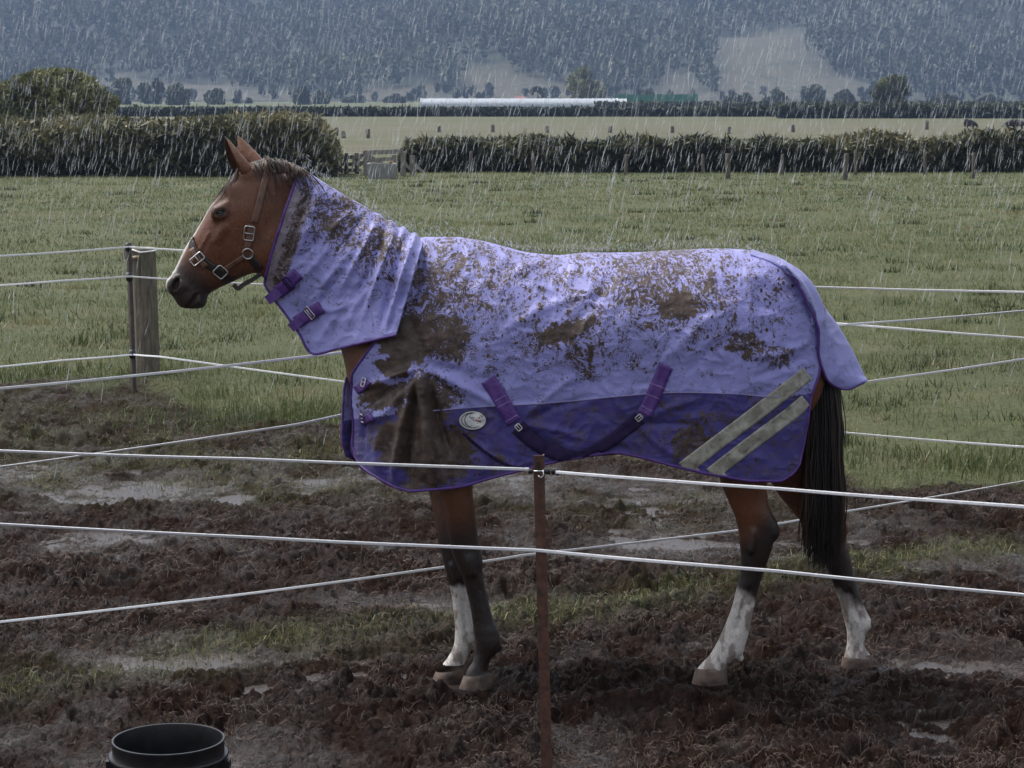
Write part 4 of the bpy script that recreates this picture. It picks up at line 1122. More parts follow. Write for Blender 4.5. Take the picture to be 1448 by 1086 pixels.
def tail():
    k, m_ = 620, 20; rng = np.random.default_rng(4)
    t = np.linspace(0, 1, m_)
    a = rng.uniform(-1, 1, k); bdep = rng.uniform(-1, 1, k) * np.sqrt(1 - .6 * a * a)
    endy = 812 - 26 * np.abs(a) ** 2 - rng.exponential(12, k) - (rng.uniform(0, 1, k) < .25) * rng.uniform(0, 150, k)
    PXl = np.interp
    pth = np.zeros((k, m_, 3)); rad = np.zeros((k, m_))
    for i in range(k):
        yy = 470 + (endy[i] - 470) * t
        cx = np.interp(yy, [470, 520, 600, 700, 780, 815], [1156, 1163, 1166, 1165, 1163, 1162])
        hw_ = np.interp(yy, [470, 520, 600, 680, 760, 815], [10, 19, 24, 26, 26, 23])
        wob = rng.uniform(1, 4.5) * np.sin(yy / rng.uniform(14, 40) + rng.uniform(0, 6.3)) * t + rng.normal(0, 5) * t ** 2 + rng.normal(0, 1.2)
        xx = cx + a[i] * hw_ + wob
        dep = HY0 + bdep[i] * np.interp(yy, [470, 560, 700, 815], [.03, .055, .07, .06]) - .01
        pth[i] = PA(xx, yy, dep)
        rad[i] = rng.uniform(.0014, .0040) * np.interp(t, [0, .1, .8, 1], [.8, 1, .8, .12])
    strand_mesh('tail', pth, rad, np.clip(.25 + rng.normal(0, .2, k) + .55 * (np.abs(a) > .82) * rng.uniform(0, 1, k), 0, 1), horse_e, M_HAIR)
    core = [P(1154, 455, HY0), P(1158, 490, HY0), P(1163, 540, HY0), P(1166, 620, HY0), P(1165, 700, HY0), P(1163, 770, HY0)]
tail()
def mane():
    rng = np.random.default_rng(6)
    k, m_ = 260, 9; pth = np.zeros((k, m_, 3)); rad = np.zeros((k, m_))
    for i in range(k):
        q = rng.uniform(0, 1)
        bx2 = np.interp(q, [0, .3, .6, 1], [352, 372, 396, 424]); by2 = np.interp(q, [0, .3, .6, 1], [234, 224, 227, 240]) + 1
        L = rng.uniform(16, 40) + 45 * (rng.uniform() < .18); sl = rng.uniform(.35, 1.3); up = rng.uniform(0, 7) + 3 * (rng.uniform() < .2)
        t = np.linspace(0, 1, m_)
        side = -1 if rng.uniform() < .7 else 1
        xx = bx2 + L * sl * .55 * t + 1.5 * np.sin(t * 7 + i); yy = by2 - up * np.sin(np.minimum(t * 2.2, 3.1)) + L * t ** 1.8 * .75
        dep = HY0 + side * (.012 + .078 * t ** .75) + rng.normal(0, .006)
        pth[i] = PA(xx, yy, dep)
        rad[i] = rng.uniform(.0012, .0028) * np.interp(t, [0, .6, 1], [1, .8, .1])
    # lift strands clear of the skin
    for i in range(k):
        for j in range(m_):
            loc, nrm, _, dist = BVH_BODY.find_nearest(Vector(pth[i, j]))
            v_ = Vector(pth[i, j]) - loc
            if v_.dot(nrm) < .0025: pth[i, j] = np.array(loc + nrm * .003)
    strand_mesh('mane', pth, rad, np.clip(.70 + rng.normal(0, .25, k), 0, 1), horse_e, M_HAIR)
    k, m_ = 70, 9; pth = np.zeros((k, m_, 3)); rad = np.zeros((k, m_))
    for i in range(k):
        t = np.linspace(0, 1, m_); L = rng.uniform(.35, 1)
        a0 = rng.uniform(-.04, .04)
        xx = np.interp(t * L, [0, .3, .7, 1], [350, 332, 313, 299]) + rng.normal(0, 1.5) * t; yy = np.interp(t * L, [0, .3, .7, 1], [236, 246, 274, 296]) + rng.normal(0, 2) * t
        dep = HY0 + a0 + (a0 * 1.2 - .02) * t + .006 * np.sin(t * 6 + i)
        pth[i] = PA(xx, yy, dep); rad[i] = rng.uniform(.0012, .0026) * np.interp(t, [0, .6, 1], [1, .8, .15])
        for j in range(m_):
            loc, nrm, _, dist = BVH_BODY.find_nearest(Vector(pth[i, j]))
            pth[i, j] = np.array(loc + nrm * (.0025 + .004 * rng.uniform()))
    strand_mesh('forelock', pth, rad, np.clip(.62 + rng.normal(0, .2, k), 0, 1), horse_e, M_HAIR)
mane()
# ------------------------------------------------------------------ the rug
# folds traced along the cloth: polyline (photo pixels), width (px), height (m, + outward)
def seg_dist(px, py, a, b):
    ax, ay = a; bx2, by2 = b; dx, dy = bx2 - ax, by2 - ay
    t = np.clip(((px - ax) * dx + (py - ay) * dy) / (dx * dx + dy * dy + 1e-9), 0, 1)
    return np.hypot(px - ax - t * dx, py - ay - t * dy), t
def fold(px, py, poly, wd, amp):
    best = np.full(px.shape, 1e9); tt = np.zeros(px.shape); n_ = len(poly) - 1
    for i in range(n_):
        d, t = seg_dist(px, py, poly[i], poly[i + 1]); k = d < best
        best[k] = d[k]; tt[k] = (i + t[k]) / n_
    env = np.clip(np.minimum(tt, 1 - tt) * 4 + .12, 0, 1)
    return amp * env * np.exp(-(best / wd) ** 2)
def ellmask(px, py, cx, cy, rx, ry, ang=0.0, soft=.35):
    c, s = math.cos(R(ang)), math.sin(R(ang))
    a = ((px - cx) * c + (py - cy) * s) / rx; b = (-(px - cx) * s + (py - cy) * c) / ry
    return sstep(1 + soft, 1 - soft, np.hypot(a, b))
def grid_quads(nu, nv, off=0):
    i = np.arange(nu * nv).reshape(nu, nv) + off
    return np.stack([i[:-1, :-1], i[1:, :-1], i[1:, 1:], i[:-1, 1:]], -1).reshape(-1, 4)
def normals_of(G):
    a = np.gradient(G, axis=0); b = np.gradient(G, axis=1); n_ = np.cross(a, b); n_ /= np.linalg.norm(n_, axis=-1)[..., None] + 1e-12
    return n_
BODY_FOLDS = [
    ([(597, 520), (582, 560), (568, 610), (560, 660), (556, 688)], 8, .020), ([(597, 520), (600, 560), (606, 620), (618, 690)], 10, .026),
    ([(590, 535), (584, 580), (577, 640), (574, 690)], 5, -.022), ([(604, 530), (612, 570), (622, 600), (640, 650)], 6, -.016),
    ([(597, 520), (560, 530), (520, 548)], 6, .010), ([(597, 522), (565, 545), (530, 565), (510, 580)], 6, -.009), ([(597, 520), (575, 552), (545, 585), (515, 600)], 8, .010),
    ([(600, 520), (640, 540), (690, 565), (720, 590)], 7, .008), ([(600, 524), (640, 556), (680, 590)], 6, -.007), ([(600, 518), (640, 522), (690, 540)], 8, -.006),
    ([(597, 516), (590, 480), (575, 440)], 8, -.007), ([(600, 512), (610, 470), (612, 430)], 9, .006),
    ([(655, 610), (690, 640), (730, 660)], 4, .005), ([(740, 590), (775, 560), (815, 530)], 6, .005), ([(745, 597), (785, 575), (840, 560)], 6, -.005),
    ([(745, 600), (785, 608), (830, 622)], 6, .006), ([(740, 605), (770, 622), (800, 636)], 5, -.007),
    ([(700, 475), (760, 440), (830, 415)], 8, .005), ([(720, 390), (760, 372), (790, 366)], 6, .006), ([(700, 352), (730, 372), (760, 398)], 7, .006), ([(665, 345), (700, 372), (735, 395)], 6, -.004),
    ([(820, 362), (860, 380), (900, 400)], 8, .004), ([(880, 372), (840, 430), (800, 470)], 10, -.004),
    ([(905, 592), (950, 575), (1000, 560)], 7, .006), ([(905, 598), (940, 600), (990, 600)], 6, -.006), ([(900, 600), (925, 625), (960, 650)], 6, .005), ([(890, 590), (870, 565), (850, 540)], 7, .004),
    ([(935, 515), (970, 480), (1010, 440)], 9, .005), ([(955, 540), (1000, 500), (1050, 460)], 9, -.004),
    ([(1145, 480), (1110, 500), (1060, 505)], 6, .007), ([(1143, 500), (1105, 520), (1060, 535)], 6, -.006), ([(1130, 430), (1095, 405), (1050, 385)], 8, .007), ([(1140, 455), (1100, 440), (1060, 425)], 7, -.005),
    ([(1142, 470), (1125, 440), (1100, 415)], 5, .006), ([(1140, 560), (1105, 590), (1070, 610)], 9, -.004), ([(1010, 600), (1030, 630), (1040, 665)], 9, .005), ([(1080, 610), (1085, 640), (1080, 675)], 9, -.005),
    ([(640, 600), (650, 640), (652, 685)], 9, -.008), ([(690, 620), (690, 650), (680, 675)], 8, .006), ([(540, 600), (532, 640), (535, 672)], 8, .010), ([(520, 585), (512, 620), (514, 655)], 6, -.007),
    ([(588, 345), (574, 400), (556, 450)], 5, .010), ([(600, 345), (592, 400), (580, 440)], 6, -.006),
]
HOOD_FOLDS = [
    ([(584, 336), (576, 372), (562, 420), (548, 470)], 5, .014), ([(573, 328), (562, 370), (548, 415), (538, 470)], 5, -.012), ([(560, 322), (548, 360), (532, 405), (515, 450)], 5, .011),
    ([(548, 316), (534, 352), (520, 385), (500, 425)], 5, -.009), ([(535, 308), (520, 340), (504, 372), (480, 415)], 5, .009), ([(575, 400), (558, 440), (550, 470)], 4, -.010),
    ([(515, 300), (498, 330), (482, 352)], 5, -.007), ([(500, 292), (480, 315), (462, 330)], 5, .005), ([(500, 350), (470, 390), (440, 425)], 7, .007), ([(470, 345), (445, 375), (425, 395)], 6, .006),
    ([(490, 370), (465, 410), (450, 430)], 6, -.006), ([(455, 330), (435, 355), (415, 375)], 6, -.005), ([(530, 400), (505, 430), (490, 470)], 7, .006), ([(480, 440), (460, 470), (450, 490)], 6, .005),
    ([(440, 262), (428, 300), (412, 345), (400, 385)], 4, -.009), ([(452, 268), (440, 310), (425, 350)], 6, .006), ([(430, 300), (416, 340), (400, 375)], 4, .006), ([(410, 400), (440, 415), (470, 405)], 5, -.005), ([(440, 432), (470, 440), (500, 430)], 5, .005),
]
def cloth_noise(px, py, s=1.0):
    wx2 = px + 12 * fbm2(px / 40, py / 40, 2, 401); wy2 = py + 12 * fbm2(px / 40, py / 40, 2, 402)
    return s * (.0042 * ridge2(wx2 / 60, wy2 / 52, 2, 405) + .0034 * ridge2(wx2 / 24, wy2 / 20, 2, 407) + .005 * fbm2(px / 80, py / 80, 2, 409))
# outlines in photo pixels
top_x = [480, 560, 588, 602, 640, 680, 712, 745, 790, 830, 880, 960, 1010, 1048, 1075, 1100, 1118, 1136, 1150, 1165]
top_y = [338, 338, 337, 335, 335, 340, 348, 356.5, 360.5, 357, 357, 353, 351, 353, 360, 371, 386, 404, 428, 462]
hem_x = [470, 498, 512, 530, 555, 580, 610, 650, 690, 740, 790, 830, 870, 900, 960, 1020, 1070, 1100, 1118, 1140, 1160]
hem_y = [640, 648, 662, 674, 688, 694, 692, 688, 677, 664, 652, 645, 640, 645, 660, 673, 680, 680, 677, 674, 672]
rw_x = [480, 496, 505, 520, 545, 580, 640, 700, 800, 900, 1000, 1060, 1100, 1130, 1150, 1165]
rw_w = [.02, .045, .095, .150, .205, .238, .262, .285, .305, .312, .310, .300, .272, .230, .180, .12]
xl_t = [0, .1, .2, .3, .4, .5, .58, .68, .8, .93, 1.0]
xl_x = [590, 580, 568, 553, 536, 519, 508, 503, 499, 497, 503]
xr_t = [0, .12, .25, .36, .5, .7, .85, .93, .97, 1.0]
xr_x = [1143, 1146, 1150, 1151, 1147, 1142, 1137, 1131, 1124, 1108]
def blur2(A, k):
    for ax in (0, 1):
        for _ in range(2):
            pad = [(0, 0)] * A.ndim; pad[ax] = (k, k); B = np.pad(A, pad, mode='edge'); c = np.cumsum(B, axis=ax)
            z = np.zeros_like(np.take(c, [0], axis=ax)); c = np.concatenate([z, c], axis=ax); n_ = A.shape[ax]
            A = (np.take(c, np.arange(2 * k + 1, 2 * k + 1 + n_), axis=ax) - np.take(c, np.arange(n_), axis=ax)) / (2 * k + 1)
    return A
def clear_of_body(G, gap=.012):
    """cloth rests on the horse: push it clear of the skin, spreading the push over its neighbours"""
    for it, kb in ((0, 7), (1, 3), (2, 0)):
        F = G.reshape(-1, 3); D_ = np.zeros_like(F)
        for i, p in enumerate(F):
            v = Vector(p); loc, nrm, _, dist = BVH_BODY.find_nearest(v, .15)
            if loc is None: continue
            s = (v - loc).dot(nrm)
            sd = dist if s >= 0 else -dist
            if sd < gap: D_[i] = np.array(loc + nrm * gap - v)
        D_ = D_.reshape(G.shape)
        if kb:
            B = blur2(D_, kb); mB = np.linalg.norm(B, axis=-1); G = G + B
        else: G = G + D_
    return G
def rug_section(px, t, side, front=0.0):
    """point of the rug's side panel at photo column px, fraction t from spine to hem"""
    zt = hz_(pchip(px, top_x, top_y)); zb = hz_(pchip(px, hem_x, hem_y)); W = pchip(px, rw_x, rw_w)
    d = t * (zt - zb)
    Rr = np.interp(px, [500, 600, 700, 900, 1060, 1150], [.50, .46, .36, .33, .33, .40])
    q = np.clip(d / Rr, 0, 1)
    pw = np.interp(px, [560, 640, 760, 1000, 1100], [1.75, 1.85, 2.2, 2.25, 2.0])
    yo = W * (1 - (1 - q) ** pw) ** (1 / 1.85)
    yo = yo - .05 * np.clip(d - Rr, 0, 1) + .035 * np.exp(-((px - 590) / 60) ** 2) * np.clip((d - .45) / .4, 0, 1)
    # perspective: near cloth stands closer than the mid plane, so pull its outline in a touch
    k = 1 + side * yo / HY0
    x = hx_(px) * k; z = CAM_H + (zt - d - CAM_H) * (1 + side * yo * (t ** 1.0) / HY0)
    return np.stack([x, HY0 + side * yo, z], -1)
def hz_(py):
    py = np.asarray(py, float)
    v = -(py - 543.0) / FPX; dy = _cp + v * _sp
    return CAM_H + (-_sp + v * _cp) / dy * HY0
def hx_(px): return (np.asarray(px, float) - 724.0) / FPX * HY0 / _cp
nu, nv = 400, 205
sg = np.linspace(0, 1, nu); tg_ = np.linspace(0, 1, nv)
SU, TV = np.meshgrid(sg, tg_, indexing='ij')
PX0 = pchip(TV, xl_t, xl_x) * (1 - SU) + pchip(TV, xr_t, xr_x) * SU
def side_panel(side):
    px = PX0 - (14 * (1 - SU) ** 8 * sstep(.55, .7, TV) if side > 0 else 0)
    G = rug_section(px, TV, side)
    qx, qy = TOPX(np.stack([G[..., 0], G[..., 1] * 0 + HY0, G[..., 2]], -1))
    qx, qy = TOPX(G)
    nrm = normals_of(G)
    flip = np.sign((nrm[..., 1] * side).mean()); nrm = nrm * flip
    f = np.zeros(qx.shape)
    for poly, wd, amp in BODY_FOLDS: f += fold(qx, qy, poly, wd * .9, amp * 1.45)
    f += cloth_noise(qx, qy + (0 if side < 0 else 400))
    f *= sstep(0, .06, TV)
    G = G + nrm * f[..., None]
    G = clear_of_body(G)
    return G, qx, qy
Gn, qxn, qyn = side_panel(-1)
Gf, qxf, qyf = side_panel(1)
LAV = np.array([.268, .268, .570]); NAVY = np.array([.056, .046, .205]); BIND = np.array([.085, .028, .20]); STRIPE = np.array([.30, .29, .24])
seam_x = [480, 505, 560, 645, 700, 760, 820, 880, 960, 1040, 1090, 1120, 1145, 1170]
seam_y = [596, 592, 586, 578, 574, 571, 566, 560, 555, 557, 561, 560, 556, 554]
def rug_colours(qx, qy, t, s):
    c = np.tile(LAV, qx.shape + (1,)) * (1 + .06 * fbm2(qx / 40, qy / 40, 3, 420))[..., None]
    lo = qy > pchip(qx, seam_x, seam_y)
    c[lo] = (NAVY * 1.0)[None] * (1 + .12 * fbm2(qx[lo] / 30, qy[lo] / 30, 3, 421))[:, None]
    return c
def mud_density(qx, qy):
    qx, qy = qx + 16 * fbm2(qx / 30, qy / 26, 4, 441) + 7 * fbm2(qx / 9, qy / 9, 3, 445), qy + 15 * fbm2(qx / 28, qy / 24, 4, 442) + 7 * fbm2(qx / 9, qy / 9, 3, 446)
    M = np.full(qx.shape, .22)
    up = qy < pchip(qx, seam_x, seam_y)
    M += (~up) * .13
    M += up * (.27 * sstep(545, 400, qy) * sstep(1130, 950, qx) + .10 * ellmask(qx, qy, 1000, 400, 140, 70))
    def add(v, *a, **k):
        nonlocal M
        M = np.maximum(M, v * ellmask(qx, qy, *a, **k))
    add(.54, 660, 400, 72, 60, -10, soft=.45); add(.58, 620, 405, 40, 62, 20); add(.54, 640, 460, 45, 50, 20, soft=.5); add(.48, 700, 420, 40, 45, soft=.6); add(.58, 590, 420, 28, 60, 20, soft=.4); add(.64, 650, 370, 40, 16, 10, soft=.6)
    add(.98, 570, 486, 36, 42, soft=.22); add(.70, 604, 470, 40, 40, soft=.5); add(.70, 640, 480, 30, 42, soft=.5)
    add(.86, 598, 610, 46, 90, 8, soft=.35); add(.80, 545, 560, 32, 22, -20, soft=.5); add(.76, 548, 622, 26, 40, 0, soft=.4); add(.72, 640, 640, 34, 50, soft=.5); add(.60, 640, 560, 30, 24, soft=.5)
    add(.78, 800, 470, 46, 22, -8, soft=.4); add(.62, 828, 505, 28, 36, soft=.6); add(.52, 770, 480, 60, 40, soft=.6); add(.46, 740, 440, 40, 30, soft=.6)
    add(.74, 958, 432, 42, 24, -20, soft=.4); add(.52, 930, 430, 70, 55, -20, soft=.6); add(.50, 1000, 400, 60, 30, 30, soft=.6); add(.46, 930, 380, 50, 20, soft=.5); add(.44, 870, 480, 40, 60, soft=.6)
    add(.66, 1052, 486, 28, 20, soft=.4); add(.56, 1100, 505, 36, 26, 20, soft=.5); add(.44, 1080, 440, 50, 40, 30, soft=.6)
    add(.66, 975, 622, 22, 30, 0, soft=.4); add(.5, 1000, 590, 60, 20, soft=.6); add(.40, 1060, 650, 60, 25, soft=.6); add(.4, 880, 610, 40, 25, soft=.7); add(.42, 1080, 590, 40, 50, -40, soft=.6); add(.46, 720, 655, 40, 20, soft=.7)
    add(.40, 520, 640, 20, 40, soft=.6); add(.45, 850, 500, 120, 45, soft=.7); add(.43, 1000, 470, 70, 50, soft=.7); add(.42, 700, 505, 55, 50, soft=.7); add(.42, 1090, 420, 50, 40, soft=.7)
    return M
m, n, b = new_mat('rug canvas')
fab = attr(n, 'fabric', True); mdn = attr(n, 'mud')
ob = coords(n, (1, .35, 1))
warp = N(n, 'ShaderNodeTexNoise'); warp.inputs['Scale'].default_value = 7; warp.inputs['Detail'].default_value = 2
n.links.new(ob, warp.inputs['Vector'])
va = N(n, 'ShaderNodeVectorMath', operation='MULTIPLY_ADD'); va.inputs[1].default_value = (.10, .05, .10)
n.links.new(warp.outputs['Color'], va.inputs[0]); n.links.new(ob, va.inputs[2])
wv = va.outputs[0]
n1 = tnoise(n, wv, 24, 3, .55, .9)
n2 = tnoise(n, wv, 46, 3, .55, 2.6)
n3 = tnoise(n, coords(n, (1, .4, .7)), 150, 3, .6, .8)
mix_ = mth(n, 'ADD', mth(n, 'MULTIPLY', n1, .30), mth(n, 'ADD', mth(n, 'MULTIPLY', n2, .52), mth(n, 'MULTIPLY', n3, .18)))
# coverage threshold moves with how muddy that part is
thr = mth(n, 'SUBTRACT', .752, mth(n, 'MULTIPLY', mdn, .49))
cov = mth(n, 'MULTIPLY', mth(n, 'SUBTRACT', mix_, thr), 26, True)
# brushed thin film of dirt round the thick mud
film = mth(n, 'MULTIPLY', mth(n, 'SUBTRACT', mth(n, 'ADD', n1, mth(n, 'MULTIPLY', mdn, .62)), .74), 1.6, True)
film = mth(n, 'MULTIPLY', film, .75)
# thin squiggles where wet mud has run into the creases
nsq = tnoise(n, wv, 40, 2, .5, 2.0)
sq = mth(n, 'MULTIPLY', mth(n, 'SUBTRACT', .030, mth(n, 'ABSOLUTE', mth(n, 'SUBTRACT', nsq, .5))), 90, True)
sq = mth(n, 'MULTIPLY', sq, mth(n, 'MULTIPLY', mth(n, 'SUBTRACT', mth(n, 'ADD', n1, mth(n, 'ADD', mth(n, 'MULTIPLY', n3, .35), mth(n, 'MULTIPLY', mdn, .45))), .81), 12, True))
# small flicked drops
vo = N(n, 'ShaderNodeTexVoronoi'); vo.inputs['Scale'].default_value = 62; vo.inputs['Randomness'].default_value = 1
n.links.new(coords(n, (1.0, .5, .62)), vo.inputs['Vector'])
sepc = N(n, 'ShaderNodeSeparateColor'); n.links.new(vo.outputs['Color'], sepc.inputs[0])
dropsz = mth(n, 'MULTIPLY', mth(n, 'SUBTRACT', sepc.outputs[0], mth(n, 'SUBTRACT', .93, mth(n, 'MULTIPLY', mdn, .80))), 1.0, True)
drop = mth(n, 'MULTIPLY', mth(n, 'SUBTRACT', dropsz, vo.outputs['Distance']), 14, True)
cov = mth(n, 'MAXIMUM', mth(n, 'MAXIMUM', cov, drop), sq)
mcol = ramp(n, tnoise(n, ob, 38, 6, .7), [(.3, (.024, .014, .009)), (.5, (.056, .035, .025)), (.75, (.115, .078, .058))])
weave = N(n, 'ShaderNodeTexNoise'); weave.inputs['Scale'].default_value = 420; weave.inputs['Detail'].default_value = 2
n.links.new(coords(n), weave.inputs['Vector'])
fab2 = mixc(n, .8, fab, ramp(n, weave.outputs['Fac'], [(.3, (.80, .80, .80)), (.7, (1.15, 1.15, 1.15))]), 'MULTIPLY')
fab3 = mixc(n, film, fab2, (.135, .096, .085))
n.links.new(mixc(n, cov, fab3, mcol), b.inputs['Base Color'])
n.links.new(mixc(n, cov, (.52, .52, .52), ramp(n, n2, [(.35, (.38, .38, .38)), (.6, (.62, .62, .62))])), b.inputs['Roughness'])
b.inputs['Specular IOR Level'].default_value = .42; b.inputs['Sheen Weight'].default_value = .12; b.inputs['Sheen Roughness'].default_value = .4
hsum = mth(n, 'ADD', mth(n, 'MULTIPLY', cov, .8), mth(n, 'ADD', mth(n, 'MULTIPLY', n3, .5), mth(n, 'MULTIPLY', tnoise(n, wv, 16, 5, .6, .8), 1.3)))
bump(n, b, hsum, .42, .007)
M_RUG = m
M_BIND = simple_mat('purple webbing', (.060, .020, .150), (.105, .040, .225), 60, .55, .35)
M_MUDWEB = simple_mat('muddy webbing', (.014, .009, .036), (.034, .020, .066), 40, .85, .35, spec=.15)
M_STEEL = simple_mat('bright buckle', (.50, .49, .47), (.72, .71, .69), 30, .28, .1, metal=1.0)
rug_e = empty('horse_rug', (hx_(850), HY0, 1.0), 'muddy lavender and violet horse rug with a neck cover, worn by the bay horse', 'horse rug')
def thick(o, t):
    s = o.modifiers.new('Solidify', 'SOLIDIFY'); s.thickness = t; s.offset = 1; return o
V = np.concatenate([Gn.reshape(-1, 3), Gf[:, 1:].reshape(-1, 3)])
iN = np.arange(nu * nv).reshape(nu, nv)
iF = np.concatenate([iN[:, :1], np.arange(nu * (nv - 1)).reshape(nu, nv - 1) + nu * nv], 1)
Q = np.concatenate([np.stack([iN[:-1, :-1], iN[:-1, 1:], iN[1:, 1:], iN[1:, :-1]], -1).reshape(-1, 4), np.stack([iF[:-1, :-1], iF[1:, :-1], iF[1:, 1:], iF[:-1, 1:]], -1).reshape(-1, 4)])
colr = np.concatenate([rug_colours(qxn, qyn, TV, SU).reshape(-1, 3), rug_colours(qxf, qyf, TV, SU)[:, 1:].reshape(-1, 3)])
mudd = np.concatenate([mud_density(qxn, qyn).ravel(), mud_density(qxf, qyf)[:, 1:].ravel()])
panel = thick(make_mesh('body_panel', local(rug_e, V), quads=Q[:, ::-1], mat=M_RUG, parent=rug_e, attrs={'fabric': colr, 'mud': mudd}), .0045)
BV = [(V, Q)]

# neck cover
hn_u, hn_v = 200, 130
hs = np.linspace(0, 1, hn_u); ht = np.linspace(0, 1, hn_v); HS, HT = np.meshgrid(hs, ht, indexing='ij')
ht_s = [0, .05, .12, .25, .45, .65, .80, .9, 1.0]
ht_x = [424, 432, 446, 470, 505, 540, 566, 582, 598]
ht_y = [238, 241, 250, 265, 285.5, 305, 320, 328, 338]
hb_s = [0, .08, .2, .32, .40, .46, .6, .8, 1.0]
hb_x = [374, 384, 402, 424, 438, 448, 480, 525, 560]
hb_y = [401, 418, 441, 472, 497, 501, 493, 482, 474]
def hood_side(side):
    tx_, ty_ = pchip(HS, ht_s, ht_x), pchip(HS, ht_s, ht_y); bx2, by2 = pchip(HS, hb_s, hb_x), pchip(HS, hb_s, hb_y)
    cur = 10 * np.sin(np.pi * HT) * (1 - HS) ** 2
    px = tx_ + (bx2 - tx_) * HT + cur * .2 - 5 * np.sin(np.pi * HT) * sstep(.25, 0, HS); py = ty_ + (by2 - ty_) * HT
    wmax = np.interp(HS, [0, .15, .4, .7, 1], [.105, .108, .125, .175, .235])
    wbot = np.interp(HS, [0, .2, .40, .5, .7, 1], [.045, .045, .06, .10, .19, .245])
    rise = np.clip(HT / .42, 0, 1)
    yo = wmax * (1 - (1 - rise) ** 2.0) ** .55
    yo = np.where(HT > .42, wmax + (wbot - wmax) * sstep(.5, 1.02, HT), yo)
    G = PA(px, py, HY0 + side * yo * 0)
    k = 1 + side * yo / HY0
    G = np.stack([G[..., 0] * k, HY0 + side * yo, CAM_H + (G[..., 2] - CAM_H) * (1 + side * yo * HT / HY0)], -1)
    qx, qy = TOPX(G); nrm = normals_of(G); nrm = nrm * np.sign((nrm[..., 1] * side).mean())
    f = np.zeros(qx.shape)
    for poly, wd, amp in HOOD_FOLDS: f += fold(qx, qy, poly, wd * .9, amp * 1.4)
    f += cloth_noise(qx + 900, qy, 1.0)
    f *= sstep(0, .07, HT) * .96 + .04
    # silhouette wrinkles over the crest by the withers
    cr = .0065 * np.sin(HS * 62) * sstep(.55, .8, HS) * sstep(.25, 0, HT)
    return clear_of_body(G + nrm * f[..., None] + np.array([0, 0, 1]) * cr[..., None]), qx, qy
Hn, hqx, hqy = hood_side(-1); Hf, fqx, fqy = hood_side(1)
def hood_colours(qx, qy):
    c = np.tile(LAV, qx.shape + (1,)) * (1 + .06 * fbm2(qx / 30, qy / 30, 3, 430))[..., None]
    band = sstep(.165, .13, HS + .012 * fbm2(qx / 20, qy / 20, 2, 431)) * sstep(.10, .2, HT)
    c = c * (1 - band[..., None] * .85) + np.array([.20, .165, .155]) * band[..., None] * .85
    return c
def hood_mud(qx, qy):
    M = .25 + .24 * ellmask(qx, qy, 500, 320, 75, 50, 30, soft=.6) + .12 * ellmask(qx, qy, 470, 300, 40, 40, soft=.5) + .15 * ellmask(qx, qy, 545, 370, 30, 60, 20, soft=.6)
    M = np.maximum(M, .60 * sstep(.20, .12, HS) * sstep(.02, .08, HS) * sstep(.02, .10, HT) * sstep(1.0, .85, HT))
    M = np.maximum(M, .5 * ellmask(qx, qy, 440, 255, 20, 12, 20, soft=.6))
    return M - .06 * ellmask(qx, qy, 500, 460, 60, 40, soft=.5)
Vh = np.concatenate([Hn.reshape(-1, 3), Hf[:, 1:].reshape(-1, 3)])
iN = np.arange(hn_u * hn_v).reshape(hn_u, hn_v); iF = np.concatenate([iN[:, :1], np.arange(hn_u * (hn_v - 1)).reshape(hn_u, hn_v - 1) + hn_u * hn_v], 1)
Qh = np.concatenate([np.stack([iN[:-1, :-1], iN[:-1, 1:], iN[1:, 1:], iN[1:, :-1]], -1).reshape(-1, 4), np.stack([iF[:-1, :-1], iF[1:, :-1], iF[1:, 1:], iF[:-1, 1:]], -1).reshape(-1, 4)])
hood = thick(make_mesh('neck_cover', local(rug_e, Vh), quads=Qh[:, ::-1], mat=M_RUG, parent=rug_e,
                       attrs={'fabric': np.concatenate([hood_colours(hqx, hqy).reshape(-1, 3), hood_colours(fqx, fqy)[:, 1:].reshape(-1, 3)]), 'mud': np.concatenate([hood_mud(hqx, hqy).ravel(), hood_mud(fqx, fqy)[:, 1:].ravel()])}), .0045)
BV.append((Vh, Qh))

# tail flap: a stiff apron that stands off over the tail
fu, fv = 90, 40
fs = np.linspace(0, 1, fu); ft = np.linspace(0, 1, fv); FS, FT = np.meshgrid(fs, ft, indexing='ij')
rg_s = [0, .2, .4, .6, .8, 1.0]
rg_x = [1104, 1134, 1160, 1184, 1206, 1226]; rg_y = [369, 394, 428, 458, 496, 538]
eg_s = [0, .15, .3, .45, .58, .70, .80, .9, 1.0]
eg_x = [1104, 1128, 1147, 1157, 1155, 1158, 1172, 1196, 1226]; eg_y = [376, 402, 440, 470, 502, 524, 541, 550, 539]
def flap_side(side):
    px = pchip(FS, rg_s, rg_x) * (1 - FT) + pchip(FS, eg_s, eg_x) * FT; py = pchip(FS, rg_s, rg_y) * (1 - FT) + pchip(FS, eg_s, eg_y) * FT
    wv_ = np.interp(FS, [0, .2, .5, .8, 1], [.235, .225, .19, .14, .05])
    yo = wv_ * np.sin(FT * np.pi / 2) ** .8
    G = PA(px, py, HY0 + side * yo)
    nrm = normals_of(G); nrm = nrm * np.sign((nrm[..., 1] * side).mean())
    f = .006 * np.sin(FS * 7 + FT * 3) * FT + cloth_noise(px + 300, py, .8) + .006 * fold(px, py, [(1150, 430), (1175, 480), (1190, 540)], 8, 1.0)
    return clear_of_body(G + nrm * (f * sstep(0, .1, FT))[..., None], .018)
Fn, Ff = flap_side(-1), flap_side(1)
Vf = np.concatenate([Fn.reshape(-1, 3), Ff[:, 1:].reshape(-1, 3)])
iN = np.arange(fu * fv).reshape(fu, fv); iF = np.concatenate([iN[:, :1], np.arange(fu * (fv - 1)).reshape(fu, fv - 1) + fu * fv], 1)
